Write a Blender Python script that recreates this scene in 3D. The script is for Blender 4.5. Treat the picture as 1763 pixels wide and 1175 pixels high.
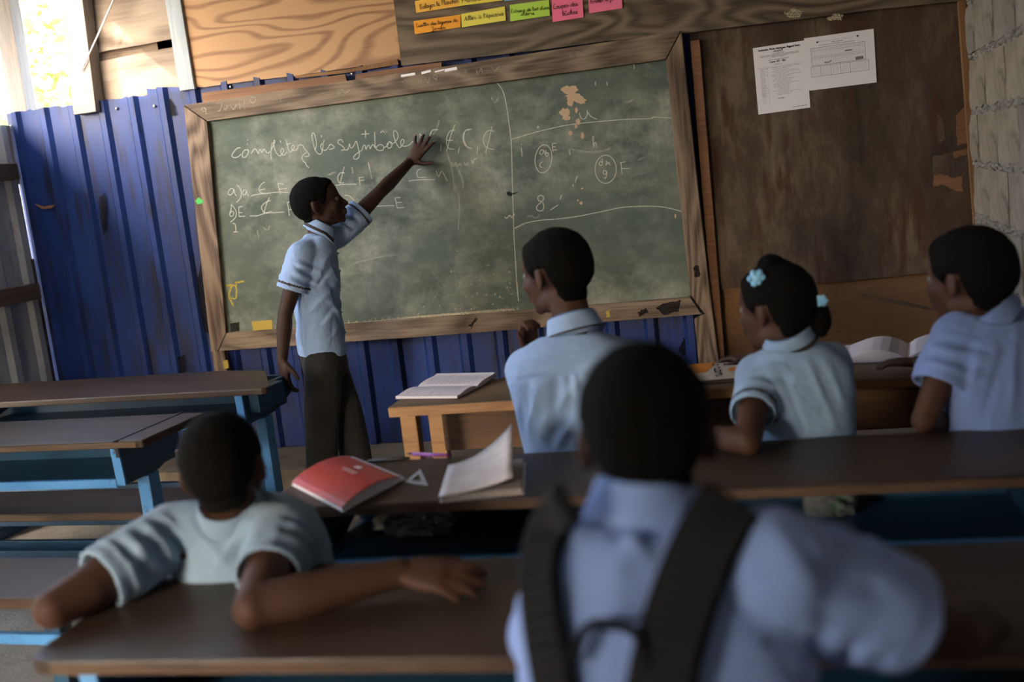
import bpy, bmesh, math, random
import numpy as np
from mathutils import Vector, Matrix

for _o in list(bpy.data.objects):
    bpy.data.objects.remove(_o)
SC = bpy.context.scene
COL = SC.collection
random.seed(7)
RNG = np.random.default_rng(11)

# ------------------------------------------------------------------ camera
IW, IH = 1763.0, 1175.0
FPX = 1791.87
YAW, PITCH, ROLL = 0.291829, 0.156133, -0.110995
CAM = np.array([1.13757, -4.62808, 1.37406])
_f = np.array([-math.sin(YAW) * math.cos(PITCH), math.cos(YAW) * math.cos(PITCH), -math.sin(PITCH)])
_r = np.array([math.cos(YAW), math.sin(YAW), 0.0])
_u = np.cross(_r, _f)
CR = math.cos(ROLL) * _r + math.sin(ROLL) * _u
CU = -math.sin(ROLL) * _r + math.cos(ROLL) * _u
CF = _f
cam_d = bpy.data.cameras.new('camera')
cam_d.sensor_width = 36.0
cam_d.lens = FPX / IW * 36.0
cam_d.dof.use_dof = True
cam_d.dof.focus_distance = 4.35
cam_d.dof.aperture_fstop = 2.0
cam_d.clip_start = 0.02
cam_o = bpy.data.objects.new('camera', cam_d)
COL.objects.link(cam_o)
cam_o.matrix_world = Matrix(((CR[0], CU[0], -CF[0], CAM[0]), (CR[1], CU[1], -CF[1], CAM[1]),
                             (CR[2], CU[2], -CF[2], CAM[2]), (0, 0, 0, 1)))
SC.camera = cam_o


def _dir(px, py):
    return CF + CR * (px - IW / 2) / FPX - CU * (py - IH / 2) / FPX


def PY(px, py, y):
    d = _dir(px, py)
    return CAM + d * ((y - CAM[1]) / d[1])


def PZ(px, py, z):
    d = _dir(px, py)
    return CAM + d * ((z - CAM[2]) / d[2])


def PX(px, py, x):
    d = _dir(px, py)
    return CAM + d * ((x - CAM[0]) / d[0])


# ------------------------------------------------------------------ light
SUN_D = np.array([0.25, 0.80, -0.55])
SUN_D = SUN_D / np.linalg.norm(SUN_D)
world = bpy.data.worlds.new('world')
SC.world = world
world.use_nodes = True
wn = world.node_tree
wn.nodes.clear()
wo = wn.nodes.new('ShaderNodeOutputWorld')
wb = wn.nodes.new('ShaderNodeBackground')
ws = wn.nodes.new('ShaderNodeTexSky')
ws.sky_type = 'NISHITA'
ws.sun_disc = False
ws.sun_elevation = math.radians(34)
ws.sun_rotation = math.radians(197)
ws.dust_density = 4.0
ws.ozone_density = 1.0
wm = wn.nodes.new('ShaderNodeMix')
wm.data_type = 'RGBA'
wm.inputs[0].default_value = 0.35
wm.inputs[7].default_value = (0.95, 0.97, 1.0, 1)
wn.links.new(ws.outputs[0], wm.inputs[6])
wn.links.new(wm.outputs[2], wb.inputs[0])
wn.links.new(wb.outputs[0], wo.inputs[0])
wb.inputs[1].default_value = 5.6
sun_d = bpy.data.lights.new('sun', 'SUN')
sun_d.energy = 7.0
sun_d.angle = math.radians(0.6)
sun_d.color = (1.0, 0.95, 0.86)
sun_o = bpy.data.objects.new('sun', sun_d)
COL.objects.link(sun_o)
sun_o.rotation_euler = Vector(SUN_D).to_track_quat('-Z', 'Y').to_euler()
sun_o.location = (-4, -6, 6)
SC.view_settings.view_transform = 'Standard'
SC.view_settings.look = 'None'
SC.view_settings.exposure = 0.0
SC.view_settings.gamma = 1.0
SC.view_settings.use_curve_mapping = False
SC.cycles.max_bounces = 10
SC.cycles.diffuse_bounces = 6

# room dimensions
XL, XR, YB, YR, ZC = -2.885, 1.769, 0.10, -6.4, 2.75
STEP_Z, STEP_Y = 0.12, -0.33


def portal(loc, sx, sy, rot):
    l = bpy.data.lights.new('opening_portal', 'AREA')
    l.shape = 'RECTANGLE'
    l.size, l.size_y = sx, sy
    l.cycles.is_portal = True
    o = bpy.data.objects.new('opening_portal', l)
    COL.objects.link(o)
    o.location = loc
    o.rotation_euler = rot


# light comes in over the low left wall
portal((XL - 0.12, -1.8, 2.33), 0.84, 3.6, (0, -math.pi / 2, 0))

# ------------------------------------------------------------------ helpers
ORG = {}


def tag(o, label=None, cat=None, group=None, kind=None):
    if label: o['label'] = label
    if cat: o['category'] = cat
    if group: o['group'] = group
    if kind: o['kind'] = kind
    return o


def thing(name, loc, label=None, cat=None, group=None, kind=None):
    o = bpy.data.objects.new(name, None)
    o.empty_display_size = 0.05
    COL.objects.link(o)
    o.location = Vector([float(c) for c in loc])
    ORG[o.name] = np.array(loc, float)
    return tag(o, label, cat, group, kind)


def link(name, me, parent=None):
    o = bpy.data.objects.new(name, me)
    COL.objects.link(o)
    if parent is not None:
        o.parent = parent
    ORG[o.name] = ORG[parent.name] if parent is not None else np.zeros(3)
    return o


def mesh(name, V, Fs, mat, parent=None, smooth=False, bevel=0.0, org=None):
    """world-space vertices -> one object, stored relative to its thing's base"""
    V = np.asarray(V, float)
    base = ORG[parent.name] if parent is not None else (np.zeros(3) if org is None else np.asarray(org, float))
    me = bpy.data.meshes.new(name)
    me.from_pydata((V - base).tolist(), [], [list(map(int, f)) for f in Fs])
    if bevel > 0:
        bm = bmesh.new()
        bm.from_mesh(me)
        bmesh.ops.recalc_face_normals(bm, faces=bm.faces)
        es = [e for e in bm.edges if len(e.link_faces) == 2 and e.calc_face_angle(0) > 0.5]
        bmesh.ops.bevel(bm, geom=es, offset=bevel, segments=2, affect='EDGES', profile=0.6)
        bm.to_mesh(me)
        bm.free()
    else:
        bm = bmesh.new()
        bm.from_mesh(me)
        bmesh.ops.recalc_face_normals(bm, faces=bm.faces)
        bm.to_mesh(me)
        bm.free()
    if mat is not None:
        me.materials.append(mat)
    if smooth:
        me.polygons.foreach_set('use_smooth', [True] * len(me.polygons))
    o = link(name, me, parent)
    if parent is None and org is not None:
        o.location = Vector([float(c) for c in org])
        ORG[o.name] = np.asarray(org, float)
    return o


BOXF = [(0, 1, 3, 2), (4, 6, 7, 5), (0, 4, 5, 1), (2, 3, 7, 6), (0, 2, 6, 4), (1, 5, 7, 3)]


def box(name, x0, x1, y0, y1, z0, z1, mat, parent=None, bevel=0.0, fr=None, org=None):
    V = [(x, y, z) for x in (x0, x1) for y in (y0, y1) for z in (z0, z1)]
    if fr is not None:
        V = [fr(*v) for v in V]
    return mesh(name, V, BOXF, mat, parent, bevel=bevel, org=org)


def frame(origin, ang):
    c, s = math.cos(ang), math.sin(ang)
    o = np.asarray(origin, float)
    return lambda u, v, z: np.array([o[0] + c * u - s * v, o[1] + s * u + c * v, o[2] + z])


def prism(name, pts, off, mat, parent=None, bevel=0.0, org=None):
    """polygon (3-D points) extruded by the vector off"""
    pts = np.asarray(pts, float)
    n = len(pts)
    V = np.vstack([pts, pts + np.asarray(off, float)])
    Fs = [list(range(n)), list(range(2 * n - 1, n - 1, -1))]
    Fs += [(i, (i + 1) % n, n + (i + 1) % n, n + i) for i in range(n)]
    return mesh(name, V, Fs, mat, parent, bevel=bevel, org=org)


def wallpanel(name, px, y, th, mat, parent, bevel=0.0):
    """panel standing on the back wall: outline in picture points on the plane y, thickness going back"""
    return prism(name, [PY(a, b, y) for a, b in px], (0, th, 0), mat, parent, bevel)


def beam(name, a, b, w, h, mat, parent=None, bevel=0.0, up=(0, 0, 1), org=None):
    a, b, up = np.asarray(a, float), np.asarray(b, float), np.asarray(up, float)
    d = b - a
    d /= np.linalg.norm(d)
    s = np.cross(d, up)
    s /= np.linalg.norm(s)
    t = np.cross(s, d)
    V = [p + s * i * w / 2 + t * j * h / 2 for p in (a, b) for i in (-1, 1) for j in (-1, 1)]
    return mesh(name, V, BOXF, mat, parent, bevel=bevel, org=org)


def frames_along(P):
    P = np.asarray(P, float)
    T = np.gradient(P, axis=0)
    T /= np.linalg.norm(T, axis=1)[:, None] + 1e-12
    ref = np.array([0, 0, 1.0]) if abs(T[0][2]) < 0.9 else np.array([1.0, 0, 0])
    A = []
    a = np.cross(T[0], ref)
    a /= np.linalg.norm(a)
    for t in T:
        a = a - t * np.dot(a, t)
        a /= np.linalg.norm(a) + 1e-12
        A.append(a.copy())
    A = np.array(A)
    return T, A, np.cross(T, A)


def tubeVF(P, R, seg=12):
    P = np.asarray(P, float)
    R = np.broadcast_to(np.asarray(R, float), (len(P),))
    T, A, B = frames_along(P)
    ang = np.linspace(0, 2 * np.pi, seg, endpoint=False)
    V = (P[:, None] + R[:, None, None] * (np.cos(ang)[None, :, None] * A[:, None] + np.sin(ang)[None, :, None] * B[:, None])).reshape(-1, 3)
    Fs = []
    for i in range(len(P) - 1):
        for j in range(seg):
            k = (j + 1) % seg
            Fs.append((i * seg + j, i * seg + k, (i + 1) * seg + k, (i + 1) * seg + j))
    Fs.append(list(range(seg - 1, -1, -1)))
    Fs.append([(len(P) - 1) * seg + j for j in range(seg)])
    return V, Fs


def tube(name, P, R, mat, parent=None, seg=12, org=None):
    V, Fs = tubeVF(P, R, seg)
    return mesh(name, V, Fs, mat, parent, smooth=True, org=org)


class MB:
    """collects closed pieces into one mesh"""
    def __init__(s):
        s.V, s.F, s.n = [], [], 0

    def add(s, V, Fs):
        V = np.asarray(V, float)
        s.V.append(V)
        s.F += [[i + s.n for i in f] for f in Fs]
        s.n += len(V)
        return s

    def tube(s, P, R, seg=14):
        P = np.asarray(P, float)
        R = np.broadcast_to(np.asarray(R, float), (len(P),)).copy()
        s.add(*tubeVF(P, R, seg))
        s.ball(P[0], R[0])
        s.ball(P[-1], R[-1])
        return s

    def ball(s, c, r, M=None):
        nu, nv = 14, 8
        r = np.broadcast_to(np.asarray(r, float), (3,))
        V = [np.array([0, 0, 1.0])]
        for i in range(1, nv):
            th = math.pi * i / nv
            for j in range(nu):
                ph = 2 * math.pi * j / nu
                V.append(np.array([math.sin(th) * math.cos(ph), math.sin(th) * math.sin(ph), math.cos(th)]))
        V.append(np.array([0, 0, -1.0]))
        V = np.array(V) * r
        if M is not None:
            V = V @ np.asarray(M).T
        V = V + np.asarray(c, float)
        Fs = [(0, 1 + j, 1 + (j + 1) % nu) for j in range(nu)]
        for i in range(nv - 2):
            for j in range(nu):
                a, b = 1 + i * nu + j, 1 + i * nu + (j + 1) % nu
                Fs.append((a, a + nu, b + nu, b))
        L = 1 + (nv - 1) * nu
        Fs += [(L, L - nu + (j + 1) % nu, L - nu + j) for j in range(nu)]
        return s.add(V, Fs)

    def loft(s, rings, n=28, ex=2.4):
        """rings: (center, X half-axis vector, Y half-axis vector)"""
        ang = np.linspace(0, 2 * np.pi, n, endpoint=False)
        c, si = np.cos(ang), np.sin(ang)
        c = np.sign(c) * np.abs(c) ** (2 / ex)
        si = np.sign(si) * np.abs(si) ** (2 / ex)
        V = []
        for C, X, Y in rings:
            V.append(np.asarray(C)[None] + c[:, None] * np.asarray(X)[None] + si[:, None] * np.asarray(Y)[None])
        V = np.vstack(V)
        Fs = []
        for i in range(len(rings) - 1):
            for j in range(n):
                k = (j + 1) % n
                Fs.append((i * n + j, i * n + k, (i + 1) * n + k, (i + 1) * n + j))
        Fs.append(list(range(n - 1, -1, -1)))
        Fs.append([(len(rings) - 1) * n + j for j in range(n)])
        return s.add(V, Fs)

    def box(s, x0, x1, y0, y1, z0, z1, fr=None):
        V = [(x, y, z) for x in (x0, x1) for y in (y0, y1) for z in (z0, z1)]
        if fr is not None:
            V = [fr(*v) for v in V]
        return s.add(V, BOXF)

    def make(s, name, mat, parent=None, smooth=False, org=None):
        return mesh(name, np.vstack(s.V), s.F, mat, parent, smooth=smooth, org=org)

    def remesh(s, voxel, smooth_iter=4, lam=0.5):
        """one continuous surface from all the pieces: returns V, F (quads)"""
        me = bpy.data.meshes.new('tmp')
        me.from_pydata(np.vstack(s.V).tolist(), [], s.F)
        bm = bmesh.new()
        bm.from_mesh(me)
        bmesh.ops.recalc_face_normals(bm, faces=bm.faces)
        bm.to_mesh(me)
        bm.free()
        o = bpy.data.objects.new('tmp', me)
        COL.objects.link(o)
        md = o.modifiers.new('r', 'REMESH')
        md.mode = 'VOXEL'
        md.voxel_size = voxel
        dg = bpy.context.evaluated_depsgraph_get()
        m2 = bpy.data.meshes.new_from_object(o.evaluated_get(dg))
        nv, nf = len(m2.vertices), len(m2.polygons)
        V = np.empty(nv * 3)
        m2.vertices.foreach_get('co', V)
        V = V.reshape(-1, 3)
        li = np.empty(len(m2.loops), int)
        m2.loops.foreach_get('vertex_index', li)
        ls = np.empty(nf, int)
        m2.polygons.foreach_get('loop_start', ls)
        lt = np.empty(nf, int)
        m2.polygons.foreach_get('loop_total', lt)
        Fq = np.stack([li[ls + k] for k in range(4)], 1) if (lt == 4).all() else None
        if Fq is None:
            Fq = np.array([[li[a], li[a + 1], li[a + 2], li[a + (3 if b > 3 else 2)]] for a, b in zip(ls, lt)])
        bpy.data.objects.remove(o)
        bpy.data.meshes.remove(me)
        bpy.data.meshes.remove(m2)
        return lap(V, Fq, smooth_iter, lam), Fq


def lap(V, Fq, it, lam=0.5, mask=None):
    E = np.vstack([Fq[:, [0, 1]], Fq[:, [1, 2]], Fq[:, [2, 3]], Fq[:, [3, 0]]])
    a = np.concatenate([E[:, 0], E[:, 1]])
    b = np.concatenate([E[:, 1], E[:, 0]])
    cnt = np.maximum(np.bincount(a, minlength=len(V)), 1)
    for _ in range(it):
        M = np.stack([np.bincount(a, weights=V[b, k], minlength=len(V)) for k in range(3)], 1) / cnt[:, None]
        d = (M - V) * lam
        V = V + (d if mask is None else d * mask[:, None])
    return V


def vnormals(V, Fq):
    n = np.cross(V[Fq[:, 2]] - V[Fq[:, 0]], V[Fq[:, 3]] - V[Fq[:, 1]])
    N = np.zeros_like(V)
    for k in range(4):
        for c in range(3):
            N[:, c] += np.bincount(Fq[:, k], weights=n[:, c], minlength=len(V))
    return N / (np.linalg.norm(N, axis=1)[:, None] + 1e-12)


def qmesh(name, V, Fq, mat, parent, smooth=True):
    base = ORG[parent.name] if parent is not None else np.zeros(3)
    me = bpy.data.meshes.new(name)
    me.vertices.add(len(V))
    me.vertices.foreach_set('co', (V - base).ravel())
    tri = Fq[:, 2] == Fq[:, 3]
    lt = np.where(tri, 3, 4)
    me.loops.add(int(lt.sum()))
    li = np.concatenate([f[:k] for f, k in zip(Fq, lt)]) if tri.any() else Fq.ravel()
    me.loops.foreach_set('vertex_index', li.astype(np.int32))
    me.polygons.add(len(Fq))
    ls = np.concatenate([[0], np.cumsum(lt)[:-1]])
    me.polygons.foreach_set('loop_start', ls.astype(np.int32))
    me.polygons.foreach_set('loop_total', lt.astype(np.int32))
    me.polygons.foreach_set('use_smooth', np.full(len(Fq), smooth))
    me.update(calc_edges=True)
    me.validate()
    me.materials.append(mat)
    return link(name, me, parent)


def submesh(V, Fq, vmask, offset, N):
    """the faces whose corners are all in vmask, lifted by offset (array or number) along the normals"""
    keep = vmask[Fq].all(1)
    f = Fq[keep]
    ids = np.unique(f)
    mp = -np.ones(len(V), int)
    mp[ids] = np.arange(len(ids))
    off = np.broadcast_to(np.asarray(offset, float), (len(V),))
    return (V + N * off[:, None])[ids], mp[f], ids


def wob(V, scale, seed, octv=3):
    """smooth pseudo-noise in about -1..1"""
    r = np.random.default_rng(seed)
    out = np.zeros(len(V))
    X = V * np.asarray(scale, float)
    for o in range(octv):
        for _ in range(4):
            k = r.normal(size=3) * (1.8 ** o)
            k2 = r.normal(size=3) * (1.3 ** o)
            out += np.sin(X @ k + r.uniform(0, 6.28) + 1.3 * np.sin(X @ k2 + r.uniform(0, 6.28))) / (1.7 ** o)
    return out / (4 * 1.6)


def segdist(V, a, b):
    a, b = np.asarray(a, float), np.asarray(b, float)
    d = b - a
    t = np.clip(((V - a) @ d) / (d @ d), 0, 1)
    return np.linalg.norm(V - a - t[:, None] * d, axis=1), t


def ribbon(mb, P, w, n, lift=0.0):
    """flat stroke of width w along the points P lying on a surface with normal n"""
    P = np.asarray(P, float)
    n = np.asarray(n, float)
    if len(P) < 2:
        return
    T = np.gradient(P, axis=0)
    T /= np.linalg.norm(T, axis=1)[:, None] + 1e-9
    S = np.cross(T, n)
    S /= np.linalg.norm(S, axis=1)[:, None] + 1e-9
    w = np.broadcast_to(np.asarray(w, float), (len(P),))
    A = P + S * w[:, None] / 2 + n * lift
    B = P - S * w[:, None] / 2 + n * lift
    V = np.vstack([A, B])
    k = len(P)
    mb.add(V, [(i, i + 1, k + i + 1, k + i) for i in range(k - 1)])


def spline(P, m=5):
    """Catmull-Rom through the points"""
    P = np.asarray(P, float)
    if len(P) < 3:
        return P
    Q = np.vstack([2 * P[0] - P[1], P, 2 * P[-1] - P[-2]])
    out = []
    for i in range(1, len(Q) - 2):
        for t in np.linspace(0, 1, m, endpoint=False):
            a, b, c, d = Q[i - 1], Q[i], Q[i + 1], Q[i + 2]
            out.append(0.5 * (2 * b + (c - a) * t + (2 * a - 5 * b + 4 * c - d) * t * t + (3 * b - a - 3 * c + d) * t ** 3))
    out.append(P[-1])
    return np.array(out)


# ------------------------------------------------------------------ materials
class NT:
    def __init__(s, name):
        s.m = bpy.data.materials.new(name)
        s.m.use_nodes = True
        s.t = s.m.node_tree
        s.t.nodes.clear()
        s.out = s.t.nodes.new('ShaderNodeOutputMaterial')
        s.b = s.t.nodes.new('ShaderNodeBsdfPrincipled')
        s.t.links.new(s.b.outputs[0], s.out.inputs[0])
        s.tc = s.t.nodes.new('ShaderNodeTexCoord').outputs['Object']

    def n(s, ty, **kw):
        nd = s.t.nodes.new(ty)
        for k, v in kw.items():
            setattr(nd, k, v)
        return nd

    def l(s, a, b):
        s.t.links.new(a, b)

    def map(s, sc=(1, 1, 1), rot=(0, 0, 0), loc=(0, 0, 0), src=None):
        nd = s.n('ShaderNodeMapping')
        nd.inputs['Scale'].default_value = sc
        nd.inputs['Rotation'].default_value = rot
        nd.inputs['Location'].default_value = loc
        s.l(src or s.tc, nd.inputs[0])
        return nd.outputs[0]

    def noise(s, vec, scale, detail=4, rough=0.55, dist=0.0, col=False):
        nd = s.n('ShaderNodeTexNoise')
        nd.inputs['Scale'].default_value = scale
        nd.inputs['Detail'].default_value = detail
        nd.inputs['Roughness'].default_value = rough
        nd.inputs['Distortion'].default_value = dist
        s.l(vec, nd.inputs['Vector'])
        return nd.outputs['Color' if col else 'Fac']

    def ramp(s, fac, stops, interp='LINEAR'):
        nd = s.n('ShaderNodeValToRGB')
        cr = nd.color_ramp
        cr.interpolation = interp
        while len(cr.elements) > 1:
            cr.elements.remove(cr.elements[-1])
        cr.elements[0].position = stops[0][0]
        cr.elements[0].color = (*stops[0][1], 1)
        for p, c in stops[1:]:
            cr.elements.new(p).color = (*c, 1)
        s.l(fac, nd.inputs[0])
        return nd.outputs[0]

    def mask(s, fac, a, b):
        nd = s.n('ShaderNodeMapRange')
        nd.inputs[1].default_value = a
        nd.inputs[2].default_value = b
        s.l(fac, nd.inputs[0])
        return nd.outputs[0]

    def mix(s, fac, a, b, mode='MIX'):
        nd = s.n('ShaderNodeMix', data_type='RGBA', blend_type=mode)
        for i, v in ((0, fac), (6, a), (7, b)):
            if hasattr(v, 'is_linked'):
                s.l(v, nd.inputs[i])
            elif isinstance(v, (tuple, list)):
                nd.inputs[i].default_value = (*v[:3], 1)
            else:
                nd.inputs[i].default_value = v
        return nd.outputs[2]

    def math(s, op, a, b=0.0):
        nd = s.n('ShaderNodeMath', operation=op)
        for i, v in ((0, a), (1, b)):
            if hasattr(v, 'is_linked'):
                s.l(v, nd.inputs[i])
            else:
                nd.inputs[i].default_value = v
        return nd.outputs[0]

    def bump(s, h, strength=0.3, dist=0.01):
        nd = s.n('ShaderNodeBump')
        nd.inputs['Strength'].default_value = strength
        nd.inputs['Distance'].default_value = dist
        s.l(h, nd.inputs['Height'])
        s.l(nd.outputs[0], s.b.inputs['Normal'])

    def set(s, col=None, rough=0.7, metal=0.0, spec=0.5):
        if col is not None:
            if hasattr(col, 'is_linked'):
                s.l(col, s.b.inputs['Base Color'])
            else:
                s.b.inputs['Base Color'].default_value = (*col, 1)
        if hasattr(rough, 'is_linked'):
            s.l(rough, s.b.inputs['Roughness'])
        else:
            s.b.inputs['Roughness'].default_value = rough
        s.b.inputs['Metallic'].default_value = metal
        s.b.inputs['Specular IOR Level'].default_value = spec
        return s.m


def plain(name, col, rough=0.7, spec=0.4, var=0.12, sc=14, metal=0.0, bump=0.0):
    k = NT(name)
    f = k.noise(k.tc, sc, 4)
    c = k.mix(f, tuple(x * (1 - var) for x in col), tuple(min(1, x * (1 + var)) for x in col))
    if bump:
        k.bump(k.noise(k.tc, sc * 6, 3), bump, 0.004)
    return k.set(c, rough, metal, spec)


def wood(name, dark, light, axis='x', freq=9.0, low=1.6, rough=0.6, spec=0.35, stain=None, fine=1.0, streak=0.5, contrast=(0.25, 0.75), off=(0, 0, 0)):
    """flat-sawn figure: contour lines of a stretched noise, plus fine fibres along the axis"""
    k = NT(name)
    st = {'x': (0.42, 1, 1.5), 'y': (1.5, 0.4, 1), 'z': (1.5, 1, 0.25)}[axis]
    fi = {'x': (3, 60, 60), 'y': (60, 3, 60), 'z': (60, 60, 3)}[axis]
    v = k.map(st, loc=off)
    n1 = k.noise(v, low, 2.0, 0.45, 0.3)
    w = k.math('SINE', k.math('MULTIPLY', n1, freq * 6.28))
    w = k.math('ADD', k.math('MULTIPLY', w, 0.5), 0.5)
    fib = k.noise(k.map(fi), 1.6 * fine, 4, 0.6)
    g = k.math('ADD', k.math('MULTIPLY', w, 1 - streak), k.math('MULTIPLY', fib, streak))
    c = k.ramp(g, [(contrast[0], dark), (contrast[1], light)])
    if stain is not None:
        sm = k.mask(k.noise(k.map((1.2, 1.2, 1.0)), 2.3, 6, 0.65), 0.45, 0.7)
        c = k.mix(sm, c, stain)
    k.bump(fib, 0.25, 0.003)
    return k.set(c, rough, 0, spec)


M = {}
M['ply_new'] = wood('pine_plywood', (0.14, 0.062, 0.026), (0.37, 0.21, 0.10), freq=24.0, low=1.5, rough=0.65, streak=0.32, contrast=(0.02, 0.50), off=(0.4, 0, 0.7))
M['ply_grey'] = wood('weathered_plywood', (0.05, 0.036, 0.024), (0.165, 0.122, 0.083), freq=16.0, low=2.0, rough=0.85, streak=0.55, stain=(0.085, 0.068, 0.05))
M['plank_old'] = wood('weathered_plank', (0.12, 0.09, 0.068), (0.27, 0.215, 0.17), freq=7, low=2.0, rough=0.85, streak=0.5)


def dark_ply():
    k = NT('stained_plywood')
    v = k.map((2.2, 2.2, 0.9), loc=(0.6, 0, 0.3))
    n1 = k.noise(v, 1.5, 9, 0.70)
    c = k.ramp(n1, [(0.36, (0.022, 0.013, 0.008)), (0.5, (0.064, 0.043, 0.028)), (0.64, (0.125, 0.095, 0.067))])
    n2 = k.mask(k.noise(k.map((6, 6, 1.2), loc=(3, 0, 1)), 2.4, 6, 0.65), 0.50, 0.64)
    c = k.mix(n2, c, (0.05, 0.022, 0.011))
    k.bump(k.noise(k.map((20, 20, 5)), 3, 4), 0.2, 0.004)
    return k.set(c, 0.75, 0, 0.3)


M['ply_dark'] = dark_ply()
M['ply_low'] = wood('orange_plywood', (0.10, 0.048, 0.017), (0.20, 0.10, 0.038), freq=3.5, low=1.2, rough=0.7, streak=0.6, stain=(0.085, 0.045, 0.02))
M['frame'] = wood('grey_brown_timber', (0.06, 0.039, 0.025), (0.20, 0.145, 0.10), freq=9, low=2.4, rough=0.8, streak=0.72, contrast=(0.28, 0.68))
M['frame_v'] = wood('grey_brown_timber_upright', (0.055, 0.034, 0.021), (0.20, 0.14, 0.095), axis='z', freq=12, low=3.0, rough=0.8, streak=0.68, contrast=(0.28, 0.68))
M['strip'] = wood('brown_strip', (0.10, 0.045, 0.02), (0.22, 0.11, 0.055), freq=3, low=2, rough=0.75, streak=0.8)
M['post'] = wood('pale_post', (0.15, 0.125, 0.105), (0.30, 0.265, 0.235), axis='z', freq=4, low=2, rough=0.85, streak=0.7)
M['rail_dark'] = wood('dark_rail', (0.03, 0.02, 0.014), (0.09, 0.06, 0.042), axis='y', freq=4, low=2, rough=0.85, streak=0.7)
M['stud'] = wood('orange_stud', (0.11, 0.05, 0.02), (0.22, 0.11, 0.045), axis='z', freq=3, low=2, rough=0.8, streak=0.7)
M['desk'] = wood('varnished_desktop', (0.018, 0.010, 0.006), (0.060, 0.036, 0.023), freq=4, low=1.8, rough=0.45, spec=0.32, streak=0.75, stain=(0.034, 0.022, 0.015))
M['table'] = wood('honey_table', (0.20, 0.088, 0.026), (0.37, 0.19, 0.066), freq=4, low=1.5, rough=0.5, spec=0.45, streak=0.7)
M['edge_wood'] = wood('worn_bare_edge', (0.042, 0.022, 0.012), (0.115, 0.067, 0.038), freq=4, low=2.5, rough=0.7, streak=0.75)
M['table_dark'] = wood('shaded_table_panel', (0.05, 0.024, 0.011), (0.12, 0.06, 0.027), freq=4, low=1.5, rough=0.6, spec=0.3, streak=0.7)  # table wood darkened to carry the shade under the top
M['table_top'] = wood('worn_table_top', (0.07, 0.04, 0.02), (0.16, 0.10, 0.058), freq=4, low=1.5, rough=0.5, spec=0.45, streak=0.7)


def blue_sheet():
    k = NT('blue_painted_sheet')
    n0 = k.noise(k.map((2, 2, 0.8)), 2.0, 5, 0.6)
    c = k.ramp(n0, [(0.3, (0.006, 0.017, 0.078)), (0.65, (0.010, 0.030, 0.150))])
    d = k.mask(k.noise(k.map((9, 9, 1.1)), 2.2, 6, 0.62), 0.50, 0.66)
    c = k.mix(k.math('MULTIPLY', d, 0.8), c, (0.008, 0.007, 0.010))
    w = k.mask(k.noise(k.map((40, 40, 3)), 2.0, 5, 0.6), 0.68, 0.76)
    c = k.mix(k.math('MULTIPLY', w, 0.35), c, (0.22, 0.25, 0.34))
    return k.set(c, k.math('ADD', k.math('MULTIPLY', n0, 0.35), 0.30), 0.0, 0.22)


M['blue_sheet'] = blue_sheet()


def grey_sheet():
    k = NT('galvanised_sheet')
    n0 = k.noise(k.map((4, 4, 1)), 2.0, 6, 0.6)
    c = k.ramp(n0, [(0.3, (0.26, 0.265, 0.26)), (0.7, (0.44, 0.445, 0.43))])
    r = k.mask(k.noise(k.map((8, 8, 2)), 2.2, 6, 0.6), 0.60, 0.75)
    c = k.mix(k.math('MULTIPLY', r, 0.6), c, (0.10, 0.07, 0.05))
    return k.set(c, 0.5, 0.35, 0.5)


M['grey_sheet'] = grey_sheet()


def chalkboard():
    k = NT('green_chalkboard')
    n0 = k.noise(k.map((1.2, 1, 1.6)), 2.6, 6, 0.6, 0.2)
    c = k.ramp(n0, [(0.3, (0.050, 0.070, 0.056)), (0.7, (0.082, 0.105, 0.086))])
    v = k.map((2.6, 1, 3.4), rot=(0, 0.12, 0))
    s1 = k.mask(k.noise(v, 1.1, 9, 0.72, 0.15), 0.42, 0.74)
    s2 = k.mask(k.noise(k.map((1.4, 1, 1.7)), 1.6, 4, 0.55, 0.2), 0.36, 0.66)
    s3 = k.noise(k.map((70, 1, 16)), 1.0, 4, 0.7)
    m = k.math('MULTIPLY', k.math('MULTIPLY', s1, s2), k.math('ADD', k.math('MULTIPLY', s3, 0.9), 0.35))
    c = k.mix(k.math('MULTIPLY', m, 1.35), c, (0.36, 0.365, 0.31))
    tint = k.mask(k.noise(k.map((2, 1, 2)), 1.3, 3), 0.35, 0.7)
    c = k.mix(k.math('MULTIPLY', tint, 0.20), c, (0.17, 0.16, 0.11))
    sp = k.mask(k.noise(k.map((30, 1, 30)), 1.5, 4, 0.6), 0.72, 0.78)
    c = k.mix(sp, c, (0.26, 0.24, 0.18))
    return k.set(c, 0.8, 0, 0.25)


M['board'] = chalkboard()


def chalk():
    k = NT('chalk_stroke')
    a = k.mask(k.noise(k.map((160, 1, 160)), 2.0, 3, 0.6), 0.30, 0.62)
    tr = k.n('ShaderNodeBsdfTransparent')
    mx = k.n('ShaderNodeMixShader')
    k.l(k.math('ADD', k.math('MULTIPLY', a, 0.5), 0.35), mx.inputs[0])
    k.l(tr.outputs[0], mx.inputs[1])
    k.l(k.b.outputs[0], mx.inputs[2])
    k.l(mx.outputs[0], k.out.inputs[0])
    return k.set((0.60, 0.60, 0.52), 0.95, 0, 0.1)


M['chalk'] = chalk()


def faint(name, col, op):
    k = NT(name)
    a = k.mask(k.noise(k.map((120, 1, 120)), 2.0, 4, 0.7), 0.35, 0.70)
    tr = k.n('ShaderNodeBsdfTransparent')
    mx = k.n('ShaderNodeMixShader')
    k.l(k.math('MULTIPLY', a, op), mx.inputs[0])
    k.l(tr.outputs[0], mx.inputs[1])
    k.l(k.b.outputs[0], mx.inputs[2])
    k.l(mx.outputs[0], k.out.inputs[0])
    return k.set(col, 0.95, 0, 0.1)


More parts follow.
